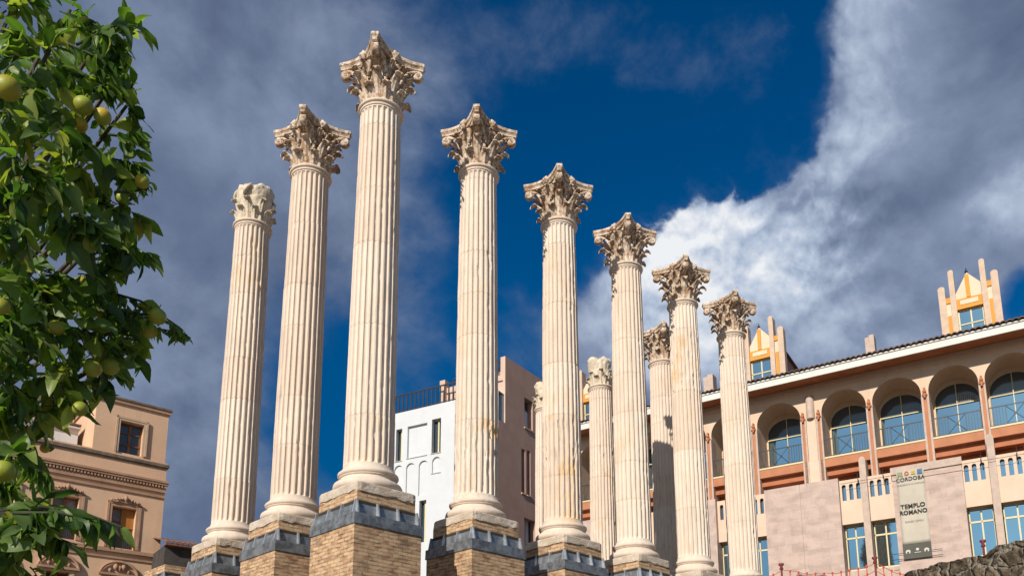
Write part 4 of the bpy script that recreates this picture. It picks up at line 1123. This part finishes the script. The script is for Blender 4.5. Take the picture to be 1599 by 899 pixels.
for k, h in enumerate(low):
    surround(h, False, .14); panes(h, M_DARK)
    q = MB(); cx = (h[0]+h[1])/2
    n = 16; pts = [(cx+.78*math.cos(R(180*t/n)), 2.25+.62*math.sin(R(180*t/n))) for t in range(n+1)]
    q.tube([(x_, -.10, z_) for x_, z_ in pts], .065, 6); q.box(cx-.8, cx+.8, -.16, -.007, 2.24, 2.34)
    for sg in (-1, 1):
        q.lathe([(0, -.14), (.09, -.09), (.12, 0), (.08, .1), (0, .16)], 10, (cx+sg*.16, -.12, 2.62)); q.lathe([(0, -.1), (.07, -.05), (.08, .04), (0, .10)], 9, (cx+sg*.38, -.10, 2.46))
    q.lathe([(0, -.12), (.08, -.05), (.09, .05), (0, .16)], 10, (cx, -.13, 2.56))
    Lb('carved_hood', q, M_PEACHD)
bal = MB()
for x in [-3.4+.11*k for k in range(0)]: pass
# small white roof hut behind the parapet
ht = MB(); ht.box(-3.6, -1.15, 1.9, 3.5, 7.9, 9.25); ht.prism([(-3.9, 9.25), (-1.1, 9.25), (-1.1, 9.33), (-3.9, 9.36)], 1.7, 3.6); Lb('roof_hut', ht, M_WHITE)
ht = MB(); ht.box(-3.9, -1.1, 1.65, 3.7, 9.37, 9.45); Lb('hut_roof', ht, M_TILER)
an = MB(); an.tube([(-2.55, 1.2, 7.8), (-2.6, 1.2, 9.3)], .03, 5); an.tube([(-3.3, 1.0, 8.3), (-2.2, 1.4, 9.2)], .035, 5); Lb('roof_pipe', an, M_LEDGE, uv=False)

# low dark house between the peach building and the columns
LD = empty('dark_house', (3.9, 21.6, GZ), -8); tag(LD, 'low dark stone house with tiled roof, between the peach building and leftmost column', 'house')
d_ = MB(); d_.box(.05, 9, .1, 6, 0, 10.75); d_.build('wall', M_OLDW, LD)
d_ = MB(); rows = []
for i_ in range(200):
    x = -.0+9.2*i_/199; h = .05*abs(math.sin(x/.22*math.pi)); rows.append([(x, -.28, 10.78+h), (x, -.28, 10.84+h), (x, 3, 11.7+h)])
d_.grid(rows, False); d_.box(0, 9.1, -.25, .2, 10.70, 10.80); d_.build('tile_roof', M_TILER, LD)
d_ = MB(); d_.box(.4, 1.2, .05, .098, 8.4, 9.6); d_.build('window', M_DARK, LD)

# ------------------------------------------------------------------ orange tree
TR = at(-330, 900, 3.9); TB = Vector((TR.x, TR.y, GZ))
OT = empty('orange_tree', TB); tag(OT, 'leafy orange tree with green and yellow oranges at the left edge', 'tree')
def tl(v): v = Vector(v); return (v.x-TB.x, v.y-TB.y, v.z-TB.z)
clumps = [ # px, py, radius px, depth, twigs
 (-130, 20, 90, 3.9, 20), (-130, 260, 90, 3.9, 20), (-130, 500, 90, 3.9, 20), (-130, 740, 90, 3.7, 16), (-60, 860, 80, 3.0, 18),
 (20, 10, 75, 3.5, 34), (110, 15, 55, 3.5, 22), (155, 60, 48, 3.45, 18), (60, 90, 62, 3.2, 28), (0, 160, 70, 3.0, 26), (95, 165, 55, 3.4, 22), (150, 150, 45, 3.5, 16), (195, 60, 34, 3.5, 12), (190, 110, 30, 3.5, 9), (198, 165, 28, 3.5, 8), (200, 250, 32, 3.5, 11), (198, 330, 32, 3.5, 10), (200, 390, 30, 3.4, 10), (190, 470, 34, 3.4, 12), (195, 545, 30, 3.4, 10),
 (30, 250, 72, 2.9, 30), (120, 240, 55, 3.3, 22), (165, 285, 40, 3.5, 13), (20, 340, 72, 2.8, 30), (110, 330, 62, 3.1, 26), (160, 355, 42, 3.3, 15), (0, 430, 70, 3.1, 28),
 (90, 430, 66, 3.2, 30), (160, 430, 42, 3.4, 16), (30, 510, 70, 3.0, 30), (110, 510, 62, 3.2, 28), (170, 520, 42, 3.4, 16), (0, 590, 66, 3.0, 26), (80, 585, 58, 3.1, 24), (140, 580, 42, 3.3, 15),
 (50, 645, 40, 3.1, 14), (-10, 670, 55, 3.0, 20), (20, 735, 42, 2.8, 15), (-10, 800, 60, 2.7, 22), (50, 800, 44, 2.7, 16), (20, 870, 50, 2.7, 18)]
LV = []; LT = []   # leaf instances : origin, direction, normal, length, width
tw = MB()
rg = random.Random(5)
def twig(a, d, length, leaves, lsz, droop=.6):
    d = Vector(d).normalized(); P = [Vector(a)]
    n = 6
    for k in range(n):
        d = (d+Vector((rg.uniform(-.18, .18), rg.uniform(-.18, .18), rg.uniform(-.2, .1)-droop*.12))).normalized()
        P.append(P[-1]+d*length/n)
    tw.tube([tl(p) for p in P], [.0035-.0022*k/n for k in range(n+1)], 4)
    for k in range(leaves):
        t = (k+.6)/leaves; i_ = min(n-1, int(t*n)); q = P[i_].lerp(P[i_+1], t*n-i_); dd = (P[i_+1]-P[i_]).normalized()
        side = dd.cross(Vector((rg.uniform(-1, 1), rg.uniform(-1, 1), rg.uniform(-1, 1)))).normalized()
        ld = (dd*rg.uniform(.2, .9)+side*rg.uniform(.5, 1.0)+Vector((0, 0, -rg.uniform(.1, .9)*droop))).normalized()
        up = (Vector((0, 0, 1))*rg.uniform(.3, 1)+Vector((rg.uniform(-1, 1), rg.uniform(-1, 1), rg.uniform(-.6, 1)))*.75)
        nr = (up-ld*up.dot(ld)).normalized(); L_ = lsz*rg.choice([.45, .62, .78, .9, 1.0, 1.18])*rg.uniform(.88, 1.1)
        LV.append((q, ld, nr, L_, L_*rg.uniform(.36, .60))); LT.append(rg.random())
    return P
# limbs
limb = MB(); fork = TB+Vector((0, 0, 2.35))
limb.tube([tl(TB+Vector((0, 0, -.05))), tl(TB+Vector((.03, .02, .5))), tl(TB+Vector((-.02, .03, 1.5))), tl(fork)], [.15, .115, .10, .095], 12)
for (px, py, rp, dep, nt_) in clumps:
    c = at(px, py, dep); rr = rp/FPX*dep
    mid = fork.lerp(c, .5)+Vector((0, 0, .12)); limb.tube([tl(fork), tl(fork.lerp(mid, .5)+Vector((0, 0, .08))), tl(mid), tl(mid.lerp(c, .55)), tl(c)], [.04, .028, .018, .011, .006], 6)
    for k in range(int(nt_*(.44 if px > 60 else .52))):
        v = Vector((rg.gauss(0, 1), rg.gauss(0, 1), rg.gauss(0, 1))).normalized()
        st_ = c+v*rr*rg.uniform(.0, .62)
        dirv = (v+Vector((0, 0, -.15))).normalized()
        twig(st_, dirv, rr*rg.uniform(.45, .95), rg.randint(5, 8), .102)
# outstretched sprays
for pts, ls in (([(120, 70), (175, 42), (198, 38)], .085), ([(90, 60), (150, 90), (178, 108)], .085), ([(120, 150), (170, 130), (190, 140)], .08), ([(140, 240), (185, 250), (222, 262)], .06),
                ([(100, 300), (165, 320), (195, 338)], .085), ([(130, 380), (185, 385), (205, 400)], .085), ([(150, 450), (220, 470), (282, 512)], .055), ([(160, 520), (230, 510), (285, 520)], .055), ([(130, 580), (180, 580), (203, 590)], .05),
                ([(20, 800), (90, 800), (150, 815)], .095), ([(60, 790), (130, 800), (190, 822)], .09), ([(-20, 830), (60, 830), (120, 850)], .095), ([(20, 720), (60, 735), (75, 740)], .07), ([(150, 480), (190, 500), (235, 495)], .055), ([(190, 490), (240, 490), (298, 528)], .05), ([(180, 300), (210, 300), (236, 285)], .05), ([(170, 210), (205, 215), (222, 200)], .07)):
    dep = 3.35 if pts[0][1] < 700 else 2.75
    P = [at(x, y, dep+rg.uniform(-.1, .1)) for x, y in pts]
    tw.tube([tl(p) for p in P], [.006, .0045, .0025], 5)
    for k in range(16 if ls > .07 else 20):
        t = rg.uniform(.15, 1); q = P[0].lerp(P[1], t*2) if t < .5 else P[1].lerp(P[2], t*2-1)
        dd = (P[2]-P[0]).normalized(); side = Vector((rg.uniform(-1, 1), rg.uniform(-1, 1), rg.uniform(-1, .3)))
        ld = (dd*rg.uniform(.2, 1.0)+side*.7+Vector((0, 0, -.5))).normalized(); up = Vector((rg.uniform(-.8, .8), rg.uniform(-.8, .8), 1)); nr = (up-ld*up.dot(ld)).normalized()
        L_ = ls*rg.uniform(.75, 1.2); LV.append((q, ld, nr, L_, L_*rg.uniform(.40, .52))); LT.append(rg.random()*.8)
# leaves, vectorised : folded blade with a drooping tip
NTT, NWW = 7, 5
tt = np.linspace(0, 1, NTT); ww = np.linspace(-1, 1, NWW)
prof = np.array([.06, .62, .93, 1.0, .82, .48, .02])
V = []; Ft = []; tone = []; rib = []
base_f = [(i_*NWW+j_, (i_+1)*NWW+j_, (i_+1)*NWW+j_+1, i_*NWW+j_+1) for i_ in range(NTT-1) for j_ in range(NWW-1)]
for (q, ld, nr, L_, wd_), tn in zip(LV, LT):
    q = np.array(tl(q)); l = np.array(ld); nn_ = np.array(nr); s_ = np.cross(l, nn_)
    bend = rg.uniform(.0, .75); fold = rg.uniform(.05, .7); tws = rg.uniform(-.5, .5)
    T, Wd = np.meshgrid(tt, ww, indexing='ij'); half = prof[:, None]*wd_/2
    x = T*L_; y = Wd*half; z = -bend*L_*T**2+fold*np.abs(y)+.10*wd_*np.sin(T*9+tn*20)*Wd**2
    ang = tws*T; y2 = y*np.cos(ang)-z*np.sin(ang)*.3; z2 = z+y*np.sin(ang)
    P = q+x[..., None]*l+y2[..., None]*s_+z2[..., None]*nn_
    o_ = len(V)*NTT*NWW
    V.append(P.reshape(-1, 3)); Ft.extend([tuple(k+o_ for k in f) for f in base_f]); tone.append(np.full(NTT*NWW, tn)); rib.append(np.where(np.abs(Wd) < .1, 1, 0).ravel())
mb = MB(); mb.v = np.concatenate(V).tolist(); mb.f = Ft; mb.sm = [True]*len(Ft); nlf = len(Ft); tone = np.concatenate(tone); rib = np.concatenate(rib)
mb.add(tw.v, tw.f, True); ex = np.zeros(len(tw.v))
crown = mb.build('crown', M_LEAF, OT, uv=False, attr={'tone': np.concatenate([tone, ex]), 'rib': np.concatenate([rib, ex])})
crown.data.materials.append(M_TWIG); crown.data.polygons.foreach_set('material_index', [0]*nlf+[1]*(len(crown.data.polygons)-nlf))
limb.build('trunk', M_BARK, OT, uv=False)
fruits = [(12, 138, 24, 2.75), (130, 165, 18, 3.1), (160, 182, 16, 3.15), (222, 283, 13.5, 3.3), (190, 310, 12, 3.4), (88, 512, 15, 3.0), (246, 494, 16.5, 3.25), (233, 516, 16, 3.35), (2, 478, 16, 2.7), (30, 395, 22, 2.8),
          (78, 62, 15, 3.2), (128, 445, 17, 3.3), (145, 575, 17, 3.1), (172, 572, 17, 3.2), (125, 638, 15, 3.0), (52, 745, 14, 2.8), (5, 735, 22, 2.6), (95, 445, 14, 3.3), (190, 275, 12, 3.5), (155, 605, 12, 3.3), (125, 195, 14, 3.3), (28, 65, 14, 3.4), (70, 700, 9, 3.2)]
for px, py, rp, dep in fruits:
    dep += .04; fm = MB(); r = rp*.80/FPX*dep
    fm.lathe([(0, -r*.96)]+[(r*math.sin(R(a)), -r*.96*math.cos(R(a))) for a in range(15, 170, 14)]+[(r*.1, r*.93), (0, r*.90)], 22, caps=False)
    fm.tube([(0, 0, r*.88), (.003, 0, r*1.15), (.01, .004, r*1.7)], [.0035, .0022, .002], 5)
    fm.build('orange', M_FRUIT, OT, uv=False, loc=tl(at(px, py, dep)))
